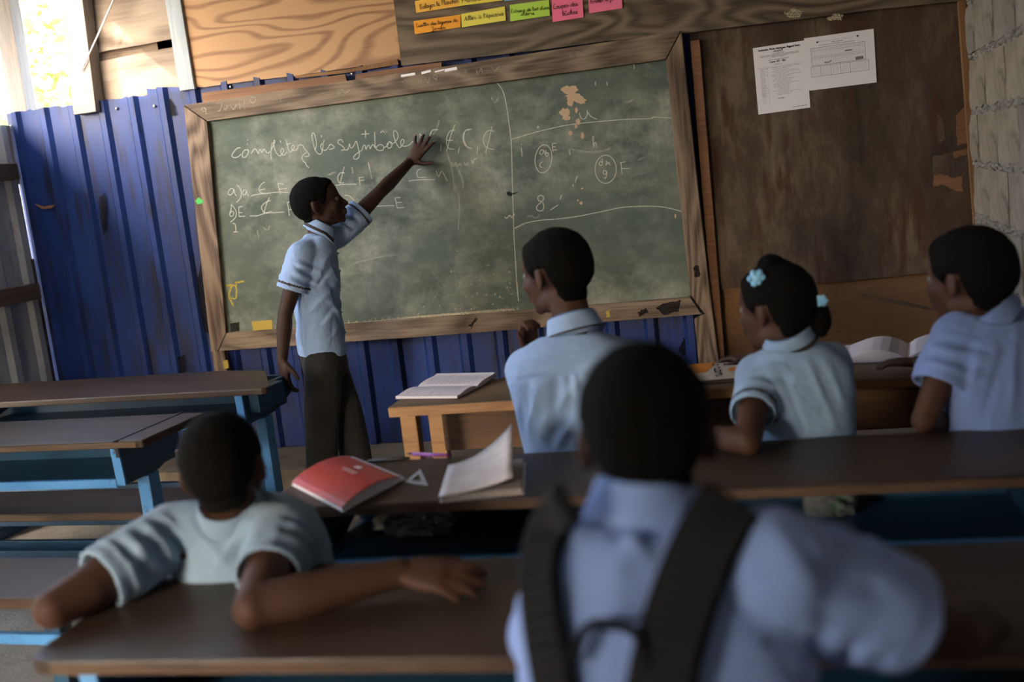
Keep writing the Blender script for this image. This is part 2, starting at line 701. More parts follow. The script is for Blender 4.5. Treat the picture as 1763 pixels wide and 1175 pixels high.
M['chalk_faint'] = faint('rubbed_chalk', (0.55, 0.54, 0.45), 0.55)
M['ochre_mark'] = faint('yellow_chalk', (0.55, 0.42, 0.05), 1.3)
M['chip'] = plain('bare_board_patch', (0.42, 0.29, 0.19), 0.9, 0.2)
M['chip_pale'] = faint('bare_board_specks', (0.50, 0.43, 0.30), 1.1)
M['black_mark'] = faint('black_smear', (0.012, 0.011, 0.010), 1.1)
M['concrete'] = None


def concrete(name, a, b, sc=3.0, spot=(0.09, 0.075, 0.06), bump=0.5, streak=False):
    k = NT(name)
    n0 = k.noise(k.tc, sc, 8, 0.65)
    c = k.ramp(n0, [(0.3, a), (0.7, b)])
    n1 = k.mask(k.noise(k.tc, sc * 2.3, 6, 0.6, 0.5), 0.55, 0.7)
    c = k.mix(k.math('MULTIPLY', n1, 0.6), c, spot)
    if streak:
        n2 = k.mask(k.noise(k.map((14, 14, 1.5)), 1.0, 5, 0.6), 0.45, 0.68)
        c = k.mix(k.math('MULTIPLY', n2, 0.55), c, (0.17, 0.125, 0.085))
    h = k.noise(k.tc, 70, 5, 0.7)
    k.bump(h, bump, 0.01)
    return k.set(c, 0.92, 0, 0.2)


M['floor'] = concrete('concrete_floor', (0.15, 0.135, 0.115), (0.30, 0.28, 0.25), 2.4)
M['step'] = concrete('tan_concrete', (0.13, 0.105, 0.075), (0.22, 0.185, 0.14), 3.0)
BLOCKS = [concrete('block_%d' % i, a, b, 4.0, (0.055, 0.042, 0.033), 0.4, True) for i, (a, b) in enumerate([
    ((0.135, 0.115, 0.094), (0.29, 0.255, 0.215)), ((0.155, 0.125, 0.094), (0.32, 0.265, 0.205)), ((0.115, 0.10, 0.086), (0.25, 0.225, 0.195))])]
M['mortar'] = concrete('rough_mortar', (0.15, 0.135, 0.115), (0.34, 0.31, 0.27), 9.0, (0.06, 0.05, 0.045), 1.0)


def paint_blue(name, a, b, chip=(0.05, 0.035, 0.025)):
    k = NT(name)
    n0 = k.noise(k.tc, 6, 5, 0.6)
    c = k.ramp(n0, [(0.3, a), (0.7, b)])
    w = k.mask(k.noise(k.tc, 22, 6, 0.65), 0.62, 0.68)
    c = k.mix(w, c, chip)
    return k.set(c, 0.4, 0, 0.5)


M['blue_paint'] = paint_blue('blue_gloss_paint', (0.010, 0.045, 0.092), (0.018, 0.075, 0.145))
M['blue_light'] = paint_blue('light_and_lit_blue_paint', (0.05, 0.19, 0.42), (0.085, 0.27, 0.56))  # lighter blue of the rails, also standing for light on edges and legs
M['skin'] = None


def skin(name, col):
    k = NT(name)
    n0 = k.noise(k.tc, 9, 4, 0.6)
    c = k.mix(n0, tuple(x * 0.82 for x in col), tuple(x * 1.2 for x in col))
    k.bump(k.noise(k.tc, 240, 3), 0.08, 0.002)
    k.set(c, 0.62, 0, 0.22)
    k.b.inputs['Subsurface Weight'].default_value = 0.06
    k.b.inputs['Subsurface Radius'].default_value = (0.008, 0.003, 0.002)
    return k.m


M['skin'] = skin('dark_brown_skin', (0.040, 0.0195, 0.0135))
M['skin2'] = skin('warm_brown_skin', (0.058, 0.026, 0.0165))
M['nail'] = plain('finger_nail', (0.22, 0.11, 0.075), 0.45, 0.4)


def hairmat():
    k = NT('cropped_black_hair')
    n0 = k.noise(k.tc, 320, 3, 0.7)
    c = k.mix(n0, (0.002, 0.0018, 0.0016), (0.007, 0.006, 0.0052))
    k.bump(n0, 0.9, 0.003)
    return k.set(c, 0.9, 0, 0.08)


M['hair'] = hairmat()


def fabric(name, col, var=0.10):
    k = NT(name)
    n0 = k.noise(k.tc, 5, 4, 0.6)
    c = k.mix(n0, tuple(x * (1 - var) for x in col), tuple(min(1, x * (1 + var)) for x in col))
    h = k.math('ADD', k.math('MULTIPLY', k.noise(k.tc, 26, 4, 0.6, 1.0), 1.0), k.math('MULTIPLY', k.noise(k.tc, 420, 2), 0.25))
    k.bump(h, 0.45, 0.010)
    k.set(c, 0.85, 0, 0.2)
    k.b.inputs['Sheen Weight'].default_value = 0.1
    return k.m


M['shirt'] = fabric('pale_blue_cotton', (0.275, 0.395, 0.62))
M['shirt_dim'] = fabric('dim_blue_cotton', (0.225, 0.335, 0.50))  # pale blue cotton darkened for the light falling off to the right
M['shirt_lit'] = fabric('lit_periwinkle_cotton', (0.245, 0.35, 0.68))  # albedo raised in place of more light on the nearest boy's back
M['shirt_grey'] = fabric('faded_blue_cotton', (0.21, 0.30, 0.40))
M['shirt_deep'] = fabric('lavender_blue_cotton', (0.16, 0.235, 0.49))
M['trim'] = fabric('brown_trim', (0.045, 0.034, 0.032))
M['trousers'] = fabric('charcoal_twill', (0.021, 0.020, 0.018))
M['skirt'] = fabric('brown_skirt', (0.05, 0.03, 0.025))
M['shoe'] = plain('black_leather', (0.012, 0.011, 0.010), 0.4, 0.5)
M['strap'] = plain('black_webbing', (0.006, 0.006, 0.007), 0.8, 0.2, bump=0.4, sc=60)
M['pad'] = plain('charcoal_padding', (0.020, 0.020, 0.023), 0.85, 0.25, bump=0.5, sc=60)
M['black'] = plain('black_plastic', (0.012, 0.012, 0.012), 0.5, 0.4)
M['paper'] = plain('white_paper', (0.72, 0.70, 0.74), 0.85, 0.2, var=0.03)
M['paper_warm'] = plain('notebook_paper', (0.60, 0.55, 0.58), 0.85, 0.2, var=0.05)
M['page_edge'] = plain('page_edges', (0.42, 0.36, 0.34), 0.9, 0.2, var=0.2, sc=200)
M['ink'] = plain('dark_ink', (0.012, 0.010, 0.014), 0.8, 0.2)
M['ink_grey'] = plain('grey_print', (0.16, 0.155, 0.17), 0.8, 0.2)
M['ink_pale'] = plain('pale_print', (0.40, 0.385, 0.42), 0.8, 0.2)
M['ink_blue'] = plain('ballpoint_lines', (0.34, 0.33, 0.45), 0.8, 0.2)
M['barrette'] = plain('sky_blue_plastic', (0.22, 0.52, 0.80), 0.35, 0.5)
M['steel'] = plain('screw_steel', (0.45, 0.45, 0.45), 0.35, 0.5, metal=0.8)

# ================================================================== the room
floor = mesh('floor', [(XL - 0.1, YR, 0), (XR + 0.1, YR, 0), (XR + 0.1, YB + 0.1, 0), (XL - 0.1, YB + 0.1, 0),
                       (XL - 0.1, YR, -0.1), (XR + 0.1, YR, -0.1), (XR + 0.1, YB + 0.1, -0.1), (XL - 0.1, YB + 0.1, -0.1)],
             [(0, 1, 2, 3), (7, 6, 5, 4), (0, 4, 5, 1), (1, 5, 6, 2), (2, 6, 7, 3), (3, 7, 4, 0)], M['floor'])
tag(floor, 'grey rough concrete classroom floor', kind='structure')
st = box('floor_step', XL, XR, STEP_Y, YB + 0.08, 0.0, STEP_Z, M['step'], bevel=0.012)
tag(st, 'low tan concrete step along the foot of the back wall', kind='structure')
# outside ground
k = NT('pale_dry_ground')
M['ground'] = k.set(k.ramp(k.noise(k.tc, 1.5, 6, 0.6), [(0.3, (0.34, 0.30, 0.23)), (0.7, (0.50, 0.46, 0.38))]), 0.95, 0, 0.2)
gm = MB()
gm.box(-26, XL - 0.1, -20, 26, -0.2, -0.03)
gm.box(XL - 0.1, 20, YB + 0.1, 26, -0.2, -0.03)
gm.box(XL - 0.1, 20, -20, YR, -0.2, -0.03)
tag(gm.make('ground', M['ground']), 'pale dry ground outside the classroom', kind='structure')

# ---- ceiling with unseen holes added to shape the sun patches
def to_roof(p):
    t = (ZC - p[2]) / -SUN_D[2]
    q = p - SUN_D * t
    return (q[0], q[1])


hole = [to_roof(PY(a, b, 0.105)) for a, b in [(189, 31), (241, 86), (272, 110), (314, 143), (322, 170), (215, 190), (197, 100), (195, 84)]]
hole2 = [to_roof(PY(a, b, 0.03)) for a, b in [(98, -30), (124, -30), (150, 186), (124, 190)]]
roof_bm = bmesh.new()
OV = 0.75
outer = [(XL - OV, YR - 0.3), (XR + 0.3, YR - 0.3), (XR + 0.3, YB + 0.35), (XL - OV, YB + 0.35)]
edges = []
for loop in (outer, hole, hole2):
    vs = [roof_bm.verts.new((x, y, ZC)) for x, y in loop]
    edges += [roof_bm.edges.new((vs[i], vs[(i + 1) % len(vs)])) for i in range(len(vs))]
bmesh.ops.triangle_fill(roof_bm, edges=edges, use_beauty=True, use_dissolve=False)
ext = bmesh.ops.extrude_face_region(roof_bm, geom=roof_bm.faces[:])
bmesh.ops.translate(roof_bm, verts=[g for g in ext['geom'] if isinstance(g, bmesh.types.BMVert)], vec=(0, 0, 0.02))
bmesh.ops.recalc_face_normals(roof_bm, faces=roof_bm.faces)
rme = bpy.data.meshes.new('ceiling')
roof_bm.to_mesh(rme)
roof_bm.free()
rme.materials.append(M['grey_sheet'])
ceil = link('ceiling', rme)
tag(ceil, 'sheet metal roof with holes added at its left edge to shape the sun patches', kind='structure')

# ---- corrugated sheet
def ribsheet(name, x0, x1, y, zt, zb, mat, parent, pitch=0.181, rib=0.034, h=0.020, axis='x', jag=0.0, phase=0.02, screws=None, side=-1):
    xs, hs = [x0], [0.0]
    k0 = math.floor((x0 - phase) / pitch)
    c = phase + k0 * pitch
    while c < x1 + pitch:
        for dx, hh in ((-rib, 0), (-rib * 0.45, h), (rib * 0.45, h), (rib, 0)):
            if x0 + 0.002 < c + dx < x1 - 0.002:
                xs.append(c + dx)
                hs.append(hh)
        for dx in (pitch * 0.36, pitch * 0.5, pitch * 0.64):
            if x0 + 0.002 < c + dx < x1 - 0.002:
                xs.append(c + dx)
                hs.append(0.0)
        c += pitch
    xs.append(x1)
    hs.append(0.0)
    o = np.argsort(xs, kind='stable')
    xs, hs = np.array(xs)[o], np.array(hs)[o]
    V, n = [], len(xs)
    rr = random.Random(int(x0 * 997))
    tops = [zt(x) + rr.uniform(-jag, jag) for x in xs]
    for lay in (0, 0.004):
        for i in range(n):
            for r in range(2):
                z = tops[i] if r == 0 else zb
                d = y + side * hs[i] - side * lay
                V.append((xs[i], d, z) if axis == 'x' else (d, xs[i], z))
    Fs = []
    for i in range(n - 1):
        a, b = 2 * i, 2 * i + 2
        Fs.append((a, a + 1, b + 1, b))
        Fs.append((2 * n + b, 2 * n + b + 1, 2 * n + a + 1, 2 * n + a))
        Fs.append((a, b, 2 * n + b, 2 * n + a))
        Fs.append((a + 1, 2 * n + a + 1, 2 * n + b + 1, b + 1))
    e = 2 * n - 2
    Fs += [(0, 2 * n, 2 * n + 1, 1), (e, e + 1, 2 * n + e + 1, 2 * n + e)]
    o = mesh(name, V, Fs, mat, parent)
    if screws:
        for (sx, sz) in screws:
            mb = MB()
            p = (sx, y + side * 0.006, sz) if axis == 'x' else (y + side * 0.006, sx, sz)
            mb.ball(p, (0.008, 0.006, 0.008))
            mb.make('screw', M['steel'], o, smooth=True)
    return o


def rough(px, n=5, amp=1.4, seed=1):
    rr = random.Random(seed + int(px[0][0]))
    out = []
    for i in range(len(px)):
        a, b = px[i], px[(i + 1) % len(px)]
        for q in range(n):
            f = q / n
            out.append((a[0] + (b[0] - a[0]) * f + rr.uniform(-amp, amp), a[1] + (b[1] - a[1]) * f + rr.uniform(-amp, amp)))
    return out


wb_ = thing('wall_back', (0, YB, 0), 'back wall patched from blue metal sheets and plywood', kind='structure')
YS = 0.085


def zpx(px, py, y=YS):
    return PY(px, py, y)[2]


zl0, zl1 = zpx(10, 195), zpx(255, 163)
xl0, xl1 = PY(10, 195, YS)[0], PY(255, 163, YS)[0]
zr0, zr1 = zpx(255, 155), zpx(690, 108)
xr1 = PY(690, 108, YS)[0]
lin = lambda xa, za, xb, zb: (lambda x: za + (zb - za) * (x - xa) / (xb - xa))
scr1 = [(PY(a, b, YS)[0], PY(a, b, YS)[2]) for a, b in [(20, 218), (79, 203), (87, 226), (140, 195), (202, 187)]]
scr2 = [(PY(a, b, YS)[0], PY(a, b, YS)[2]) for a, b in [(268, 183), (332, 162), (399, 150), (608, 127), (612, 705), (478, 728)]]
s1 = ribsheet('metal_sheet', xl0, xl1 + 0.06, YS, lin(xl0, zl0, xl1, zl1), STEP_Z + 0.002, M['blue_sheet'], wb_, jag=0.006, screws=scr1, phase=xl0 + 0.06)
s2 = ribsheet('metal_sheet', xl1, -0.9, YS - 0.006, lin(xl1, zr0, xr1, zr1), STEP_Z + 0.002, M['blue_sheet'], wb_, jag=0.008, screws=scr2, phase=xl0 + 0.06)
s3 = ribsheet('metal_sheet', -0.96, 0.72, YS - 0.010, lambda x: 1.96, STEP_Z + 0.002, M['blue_sheet'], wb_, jag=0.006, phase=xl0 + 0.06)


def tall(px_left, px_right, bottom, y, th, mat, name, zt=2.72):
    """panel with the given bottom outline (left to right, picture points) rising to the roof"""
    B = [PY(a, b, y) for a, b in bottom]
    xl, xr = PY(*px_left, y)[0], PY(*px_right, y)[0]
    pts = B + [np.array([xr, y, zt]), np.array([xl, y, zt])]
    return prism(name, pts, (0, th, 0), mat, wb_)


tall((311, 0), (700, 0), [(331, 150), (352, 150), (440, 138), (505, 131), (700, 103)], 0.062, 0.014, M['ply_new'], 'plywood_panel')
tall((678, 0), (1660, 0), [(691, 113), (800, 101), (930, 86), (1050, 70), (1180, 57), (1290, 43), (1400, 30), (1500, 17), (1660, 1)], 0.026, 0.014, M['ply_grey'], 'plywood_panel')
wallpanel('plywood_panel', [(1186, 40), (1668, -20), (1676, 130), (1681, 300), (1688, 472), (1600, 470), (1500, 480), (1420, 488), (1340, 490), (1218, 500)], 0.060, 0.012, M['ply_dark'], wb_)
lowp = [PY(a, b, 0.078) for a, b in [(1205, 480), (1700, 440)]]
prism('plywood_panel', [(lowp[0][0], 0.078, STEP_Z), (XR - 0.01, 0.078, STEP_Z), (XR - 0.01, 0.078, lowp[1][2]), (lowp[0][0], 0.078, lowp[0][2])], (0, 0.014, 0), M['ply_low'], wb_)
# splintered hole in the dark panel
for pxs, m, d in [([(1605, 270), (1640, 262), (1676, 250), (1679, 318), (1640, 322), (1606, 318)], 'rail_dark', 0.0020),
                  ([(1640, 262), (1672, 254), (1673, 264), (1642, 272)], 'ply_low', 0.0040),
                  ([(1607, 302), (1622, 300), (1640, 306), (1656, 303), (1657, 330), (1640, 326), (1622, 318), (1608, 322)], 'strip', 0.0035),
                  ([(1646, 200), (1664, 180), (1670, 245), (1648, 250)], 'strip', 0.0025),
                  ([(1612, 190), (1622, 205), (1628, 240), (1616, 246)], 'rail_dark', 0.0022)]:
    prism('splinter', [PY(a, b, 0.060 - d) for a, b in rough(pxs, 5, 1.2)], (0, d * 0.9, 0), M[m], wb_)
wallpanel('crack', [(1480, 505), (1495, 506), (1560, 520), (1640, 538), (1640, 542), (1560, 527), (1490, 514)], 0.0765, 0.0015, M['rail_dark'], wb_)
# pale plaster smears under the grey panel
for pxs in ([(1350, 22), (1368, 13), (1382, 20), (1378, 30), (1358, 32)], [(1422, 32), (1438, 24), (1452, 26), (1448, 34), (1430, 36)]):
    wallpanel('plaster_smear', rough(pxs), 0.0245, 0.0012, M['chip_pale'], wb_)


def upright(name, pa, pb, w, th, y, mat, zt=2.72, zb=None):
    """square upright through two picture points"""
    a, b = PY(*pa, y), PY(*pb, y)
    d = (a - b) / (a[2] - b[2])
    top = b + d * (zt - b[2])
    bot = b if zb is None else b + d * (zb - b[2])
    V = [p + np.array([i * w / 2, j, 0]) for p in (bot, top) for i in (-1, 1) for j in (0, th)]
    return mesh(name, V, BOXF, mat, wb_, bevel=0.003)


M['grey_post'] = wood('blue_grey_post', (0.20, 0.235, 0.26), (0.34, 0.38, 0.41), axis='z', freq=3, low=2, rough=0.7, streak=0.8)
upright('post', (297, 0), (322, 155), 0.085, 0.07, 0.045, M['grey_post'])
upright('post', (122, 0), (146, 195), 0.135, 0.08, 0.030, M['post'])
upright('post', (0, 0), (33, 200), 0.105, 0.08, 0.10, M['post'], zb=STEP_Z)
upright('post', (1656, 0), (1677, 300), 0.030, 0.03, 0.028, M['stud'], zb=STEP_Z)
upright('post', (1201, 130), (1229, 480), 0.040, 0.03, 0.028, M['strip'], zt=1.86, zb=STEP_Z)
wallpanel('plank', [(118, -140), (292, -165), (300, 66), (240, 78), (190, 86), (146, 95)], 0.115, 0.018, M['plank_old'], wb_)
wallpanel('plank', [(143, 112), (180, 104), (297, 81), (330, 180), (150, 205)], 0.108, 0.018, M['plank_old'], wb_)
wallpanel('batten', [(145, 93), (300, 64), (300, 84), (160, 109), (145, 112)], 0.135, 0.015, M['frame'], wb_)
tube('wire', [PY(140, 122, 0.02), PY(168, 62, 0.018), PY(197, -4, 0.02)], 0.004, M['paper'], wb_, 8)
# brown edging strips over the chalkboard
wallpanel('edging_strip', [(347, 160), (470, 144), (594, 128), (597, 140), (470, 160), (350, 182)], 0.030, 0.012, M['strip'], wb_)
wallpanel('edging_strip', [(612, 128), (686, 117), (760, 107), (760, 116), (612, 138)], 0.028, 0.012, M['strip'], wb_)
wallpanel('edging_strip', [(506, 131), (600, 119), (684, 102), (686, 111), (600, 125), (510, 135)], 0.050, 0.010, M['stud'], wb_)
# dark wall backing that the patched sheets are nailed on
box('backing', -1.98, XR + 0.14, 0.135, 0.16, 0.0, 2.74, M['rail_dark'], wb_)
# dents and burn marks on the blue sheets
for pxs in ([(345, 450), (338, 490), (342, 540), (352, 572), (360, 575), (355, 530), (350, 490), (350, 455)],
            [(170, 340), (180, 330), (184, 390), (178, 405), (172, 372)], [(290, 168), (300, 180), (304, 198), (294, 200), (288, 186)],
            [(1176, 582), (1185, 578), (1186, 600), (1176, 615), (1168, 605)], [(305, 615), (316, 612), (318, 640), (306, 645)],
            [(228, 195), (238, 210), (242, 228), (236, 232), (226, 214)]):
    wallpanel('scorch_mark', rough(pxs), YS - 0.0135, 0.001, M['black_mark'], wb_)
wallpanel('scratch', [(57, 350), (75, 356), (97, 352), (88, 359), (72, 360)], YS - 0.009, 0.001, M['strip'], wb_)

# ---- left wall: galvanised sheets on dark rails, open above
wl = thing('wall_left', (XL, -3, 0), 'left wall of grey corrugated sheets on dark rails, open above', kind='structure')
ztl = PX(0, 215, XL)[2]
ribsheet('metal_sheet', -1.45, 0.075, XL - 0.03, lambda x: ztl, 0.02, M['grey_sheet'], wl, axis='y', side=1, pitch=0.21, rib=0.045, phase=-0.4)
ribsheet('metal_sheet', -1.98, -1.45, XL - 0.035, lambda x: ztl, 0.55, M['grey_sheet'], wl, axis='y', side=1, pitch=0.21, rib=0.045)  # unseen gap left beside this sheet to let sun onto the floor
ribsheet('metal_sheet', -4.2, -2.30, XL - 0.03, lambda x: (ztl if x > -3.6 else 2.73), 0.02, M['grey_sheet'], wl, axis='y', side=1, pitch=0.21, rib=0.045)
ribsheet('metal_sheet', YR, -4.18, XL - 0.035, lambda x: 2.73, 0.02, M['grey_sheet'], wl, axis='y', side=1, pitch=0.21, rib=0.045)  # unseen rear sheets raised to the roof to keep light off the foreground
for (pa, pb) in [((0, 298), (28, 295)), ((0, 514), (62, 502))]:
    a, b = PX(*pa, XL + 0.02), PX(*pb, XL + 0.02)
    zz = (a[2] + b[2]) / 2
    beam('rail', (XL + 0.01, YR, zz), (XL + 0.01, 0.02, zz), 0.05, 0.085, M['rail_dark'], wl, bevel=0.004)
for yy in (-0.10, -1.5, -2.9, -4.4, -5.9):
    box('post', XL - 0.10, XL - 0.035, yy - 0.03, yy + 0.03, 0.0, 2.74, M['post'], wl, bevel=0.004)

box('gap_blocker', XL - 0.045, XL - 0.015, 0.01, 0.072, 0.0, 1.22, M['rail_dark'], wl, 0.003)  # strips added to block light through the corner gap, except at mid height
box('gap_blocker', XL - 0.045, XL - 0.015, 0.01, 0.072, 1.62, ztl, M['post'], wl, 0.003)

# ---- right wall: concrete blocks
wr = thing('wall_right', (XR, -3, 0), 'right wall of grey concrete blocks with rough mortar joints', kind='structure')
ZJ = 1.6391
CO = 0.21
box('mortar', XR + 0.012, XR + 0.16, YR, YB + 0.04, 0, 2.74, M['mortar'], wr)
bms = []
for v in range(5):
    rr = random.Random(v)
    nx, nz = 8, 4
    bl, bh = 0.402, 0.184
    V, Fs = [], []
    for i in range(nx + 1):
        for j in range(nz + 1):
            ed = (i in (0, nx)) or (j in (0, nz))
            y = -bl * i / nx + (rr.uniform(-.005, .005) if i in (0, nx) else 0)
            z = bh * j / nz + (rr.uniform(-.005, .005) if j in (0, nz) else 0)
            V.append((rr.uniform(-.0025, .0025) + (0.006 if ed else 0), y, z))
    n0 = len(V)
    for i in range(nx + 1):
        for j in range(nz + 1):
            V.append((0.06, V[i * (nz + 1) + j][1], V[i * (nz + 1) + j][2]))
    ix = lambda i, j: i * (nz + 1) + j
    for i in range(nx):
        for j in range(nz):
            Fs.append((ix(i, j), ix(i + 1, j), ix(i + 1, j + 1), ix(i, j + 1)))
    for i in range(nx):
        for j in (0, nz):
            Fs.append((ix(i, j), ix(i + 1, j), n0 + ix(i + 1, j), n0 + ix(i, j)))
    for j in range(nz):
        for i in (0, nx):
            Fs.append((ix(i, j), ix(i, j + 1), n0 + ix(i, j + 1), n0 + ix(i, j)))
    me = bpy.data.meshes.new('concrete_block')
    me.from_pydata(V, [], Fs)
    bm = bmesh.new()
    bm.from_mesh(me)
    bmesh.ops.recalc_face_normals(bm, faces=bm.faces)
    bm.to_mesh(me)
    bm.free()
    me.materials.append(BLOCKS[v % 3])
    bms.append(me)
for row in range(-6, 9):
    zb_ = ZJ - (row + 1) * CO + 0.012
    if zb_ < -0.15 or zb_ + 0.18 > 2.76:
        continue
    y = 0.06 + (0.20 if row % 2 else 0.0)
    while y > -4.9:
        o = bpy.data.objects.new('concrete_block', random.choice(bms))
        COL.objects.link(o)
        o.parent = wr
        o.location = Vector((XR + random.uniform(-0.003, 0.003), y, max(zb_, 0.0))) - Vector((XR, -3, 0))
        y -= 0.41
# lumpy mortar squeezed out along the bed joints in view
mm = MB()
for row in range(-3, 7):
    z = ZJ - row * CO
    y = 0.04
    while y > -2.6:
        mm.ball((XR + 0.014 + random.uniform(-.006, .004), y, z + random.uniform(-.010, .010)), (random.uniform(.005, .014), random.uniform(.006, .016), random.uniform(.004, .011)))
        y -= random.uniform(.008, .022)
mo = mm.make('mortar_lumps', M['mortar'], wr, smooth=True)
mo['kind'] = 'stuff'

# ---- rear wall behind the camera, with a doorway added for fill light
wre = thing('wall_rear', (0, YR, 0), 'rear plywood wall with an unseen doorway added for fill light', kind='structure')
box('plywood_panel', XL, -1.7, YR - 0.05, YR, 0, 2.74, M['ply_grey'], wre)
box('plywood_panel', -1.0, XR, YR - 0.05, YR, 0, 2.74, M['ply_grey'], wre)
box('plywood_panel', -1.7, -1.0, YR - 0.05, YR, 2.0, 2.74, M['ply_grey'], wre)

# ---- trees outside the gap
def leafcloud(mb, c, r, n, size, seed):
    rg = np.random.default_rng(seed)
    for _ in range(n):
        d = rg.normal(size=3)
        d /= np.linalg.norm(d)
        p = np.asarray(c) + d * np.asarray(r) * rg.uniform(0.55, 1) ** 0.5
        a = rg.normal(size=3)
        a /= np.linalg.norm(a)
        b = np.cross(a, rg.normal(size=3))
        b /= np.linalg.norm(b)
        s = size * rg.uniform(0.6, 1.3)
        mb.add([p - a * s, p + b * s * 0.42 , p + a * s, p - b * s * 0.42], [(0, 1, 2, 3)])


k = NT('sunlit_leaves')
M['leaf'] = k.set(k.ramp(k.noise(k.tc, 3, 3), [(0.35, (0.20, 0.34, 0.07)), (0.7, (0.52, 0.55, 0.16))]), 0.6, 0, 0.3)
k.b.inputs['Transmission Weight'].default_value = 0.0
for (lab, tx, ty, hh, sd) in [('leafy tree seen through the gap beside the left post', -4.9, 3.3, 3.6, 3), ('smaller leafy tree farther left behind the corner post', -7.6, 2.2, 3.2, 9)]:
    t = thing('tree', (tx, ty, -0.03), lab, 'tree')
    tube('trunk', [(tx, ty, -0.05), (tx + .05, ty, 0.9), (tx - .03, ty + .05, hh * 0.62)], [0.09, 0.07, 0.04], M['frame'], t, 10)
    mb = MB()
    for q in range(6):
        leafcloud(mb, (tx + random.uniform(-.5, .5), ty + random.uniform(-.5, .5), hh * random.uniform(0.5, 0.95)), (0.6, 0.6, 0.5), 260, 0.075, sd * 10 + q)
    fo = mb.make('foliage', M['leaf'], t)
    fo['kind'] = 'stuff'

# ================================================================== chalkboard
cb = thing('chalkboard', PY(772, 620, 0.02), 'green chalkboard in a grey wooden frame covered with chalk writing', 'chalkboard')
YBD = 0.025
wallpanel('writing_surface', [(340, 195), (1160, 85), (1206, 528), (376, 590)], YBD, 0.012, M['board'], cb)
wallpanel('frame_rail', [(317, 181), (700, 124), (1172, 53), (1146, 102), (357, 209)], 0.0, 0.040, M['frame'], cb, 0.0025)
wallpanel('frame_rail', [(390, 574), (800, 543), (1188, 512), (1211, 541), (800, 575), (376, 605)], 0.0, 0.040, M['frame'], cb, 0.0025)
wallpanel('frame_stile', [(316, 182), (356, 210), (389, 574), (374, 606), (363, 606)], 0.001, 0.040, M['frame_v'], cb, 0.0025)
wallpanel('frame_stile', [(1173, 54), (1199, 300), (1224, 520), (1240, 640), (1204, 640), (1195, 550), (1212, 541), (1189, 512), (1162, 265), (1147, 103)], 0.001, 0.040, M['frame_v'], cb, 0.0025)
a_, b_ = PY(378, 604, 0.03), PY(384, 640, 0.03)
mesh('support_post', [np.array([p[0] + i * 0.038, 0.012 + j * 0.035, z]) for (p, z) in ((b_, STEP_Z), (a_, a_[2] + 0.05)) for i in (-1, 1) for j in (0, 1)], BOXF, M['frame_v'], cb, bevel=0.003)
a_, b_ = PY(1218, 560, 0.03), PY(1228, 640, 0.03)
mesh('support_post', [np.array([p[0] + i * 0.042, 0.004 + j * 0.035, z]) for (p, z) in ((b_, STEP_Z), (a_, b_[2] + 0.02)) for i in (-1, 1) for j in (0, 1)], BOXF, M['frame_v'], cb, bevel=0.003)

NB = np.array([0, -1.0, 0])
SEGS = []


def C4(P): return [(380 + x / 6.781, 210 + y / 6.781) for x, y in P]
def C5(P): return [(560 + x / 5.509, 200 + y / 5.509) for x, y in P]
def C6(P): return [(380 + x / 9.039, 290 + y / 9.039) for x, y in P]
def C7(P): return [(820 + x / 3.916, 100 + y / 3.916) for x, y in P]
def C8(P): return [(360 + x / 3.263, 200 + y / 3.263) for x, y in P]
def C2(P): return [(300 + x / 3.916, y / 3.916) for x, y in P]


def ell(cx, cy, rx, ry, rot=0.0, n=26, gap=0.0):
    out = []
    for i in range(n + 1):
        t = 2 * math.pi * i / n + 1.2
        x, y = rx * math.cos(t), ry * math.sin(t)
        out.append((cx + x * math.cos(rot) - y * math.sin(rot), cy + x * math.sin(rot) + y * math.cos(rot)))
    return out


strokes = []
strokes += [C4(s) for s in [
    [(230, 300), (190, 310), (150, 355), (130, 395), (150, 415), (200, 410), (240, 375)],
    [(318, 335), (290, 325), (262, 350), (250, 390), (265, 415), (295, 405), (318, 370), (326, 340), (312, 318)],
    [(355, 370), (385, 325), (405, 315), (420, 335), (440, 372), (445, 340), (465, 325), (480, 358), (495, 330), (512, 318), (530, 350), (555, 365), (575, 345)],
    [(603, 240), (592, 300), (585, 380), (592, 440)],
    [(585, 335), (612, 285), (632, 225), (622, 215), (618, 250), (628, 310), (655, 370), (690, 398), (715, 375), (735, 335), (722, 310), (702, 330), (705, 365), (735, 390), (760, 368), (772, 350)],
    [(695, 215), (700, 245)], [(312, 205), (316, 215)], [(308, 255), (315, 265)],
    [(760, 205), (775, 260), (790, 320), (815, 352), (838, 330), (862, 292), (846, 270), (828, 295), (835, 325), (870, 333), (897, 310)],
    [(765, 265), (820, 250)],
    [(897, 310), (907, 280), (935, 268), (965, 282), (972, 305), (1005, 345), (1035, 385), (1015, 402), (980, 405)],
    [(1000, 358), (965, 385), (948, 425), (965, 458), (990, 480), (1000, 508), (1030, 535)],
    [(1100, 335), (1118, 260), (1100, 160), (1077, 128), (1062, 160), (1075, 230), (1100, 320), (1130, 365), (1160, 377), (1182, 350), (1196, 275), (1185, 250), (1168, 285), (1180, 325), (1220, 332), (1250, 308), (1270, 272), (1292, 265), (1326, 295), (1300, 315), (1265, 322)],
    [(1175, 152), (1178, 182)], [(1208, 212), (1200, 245)],
    [(1690, 95), (1690, 185)], [(1640, 145), (1735, 138)]]]
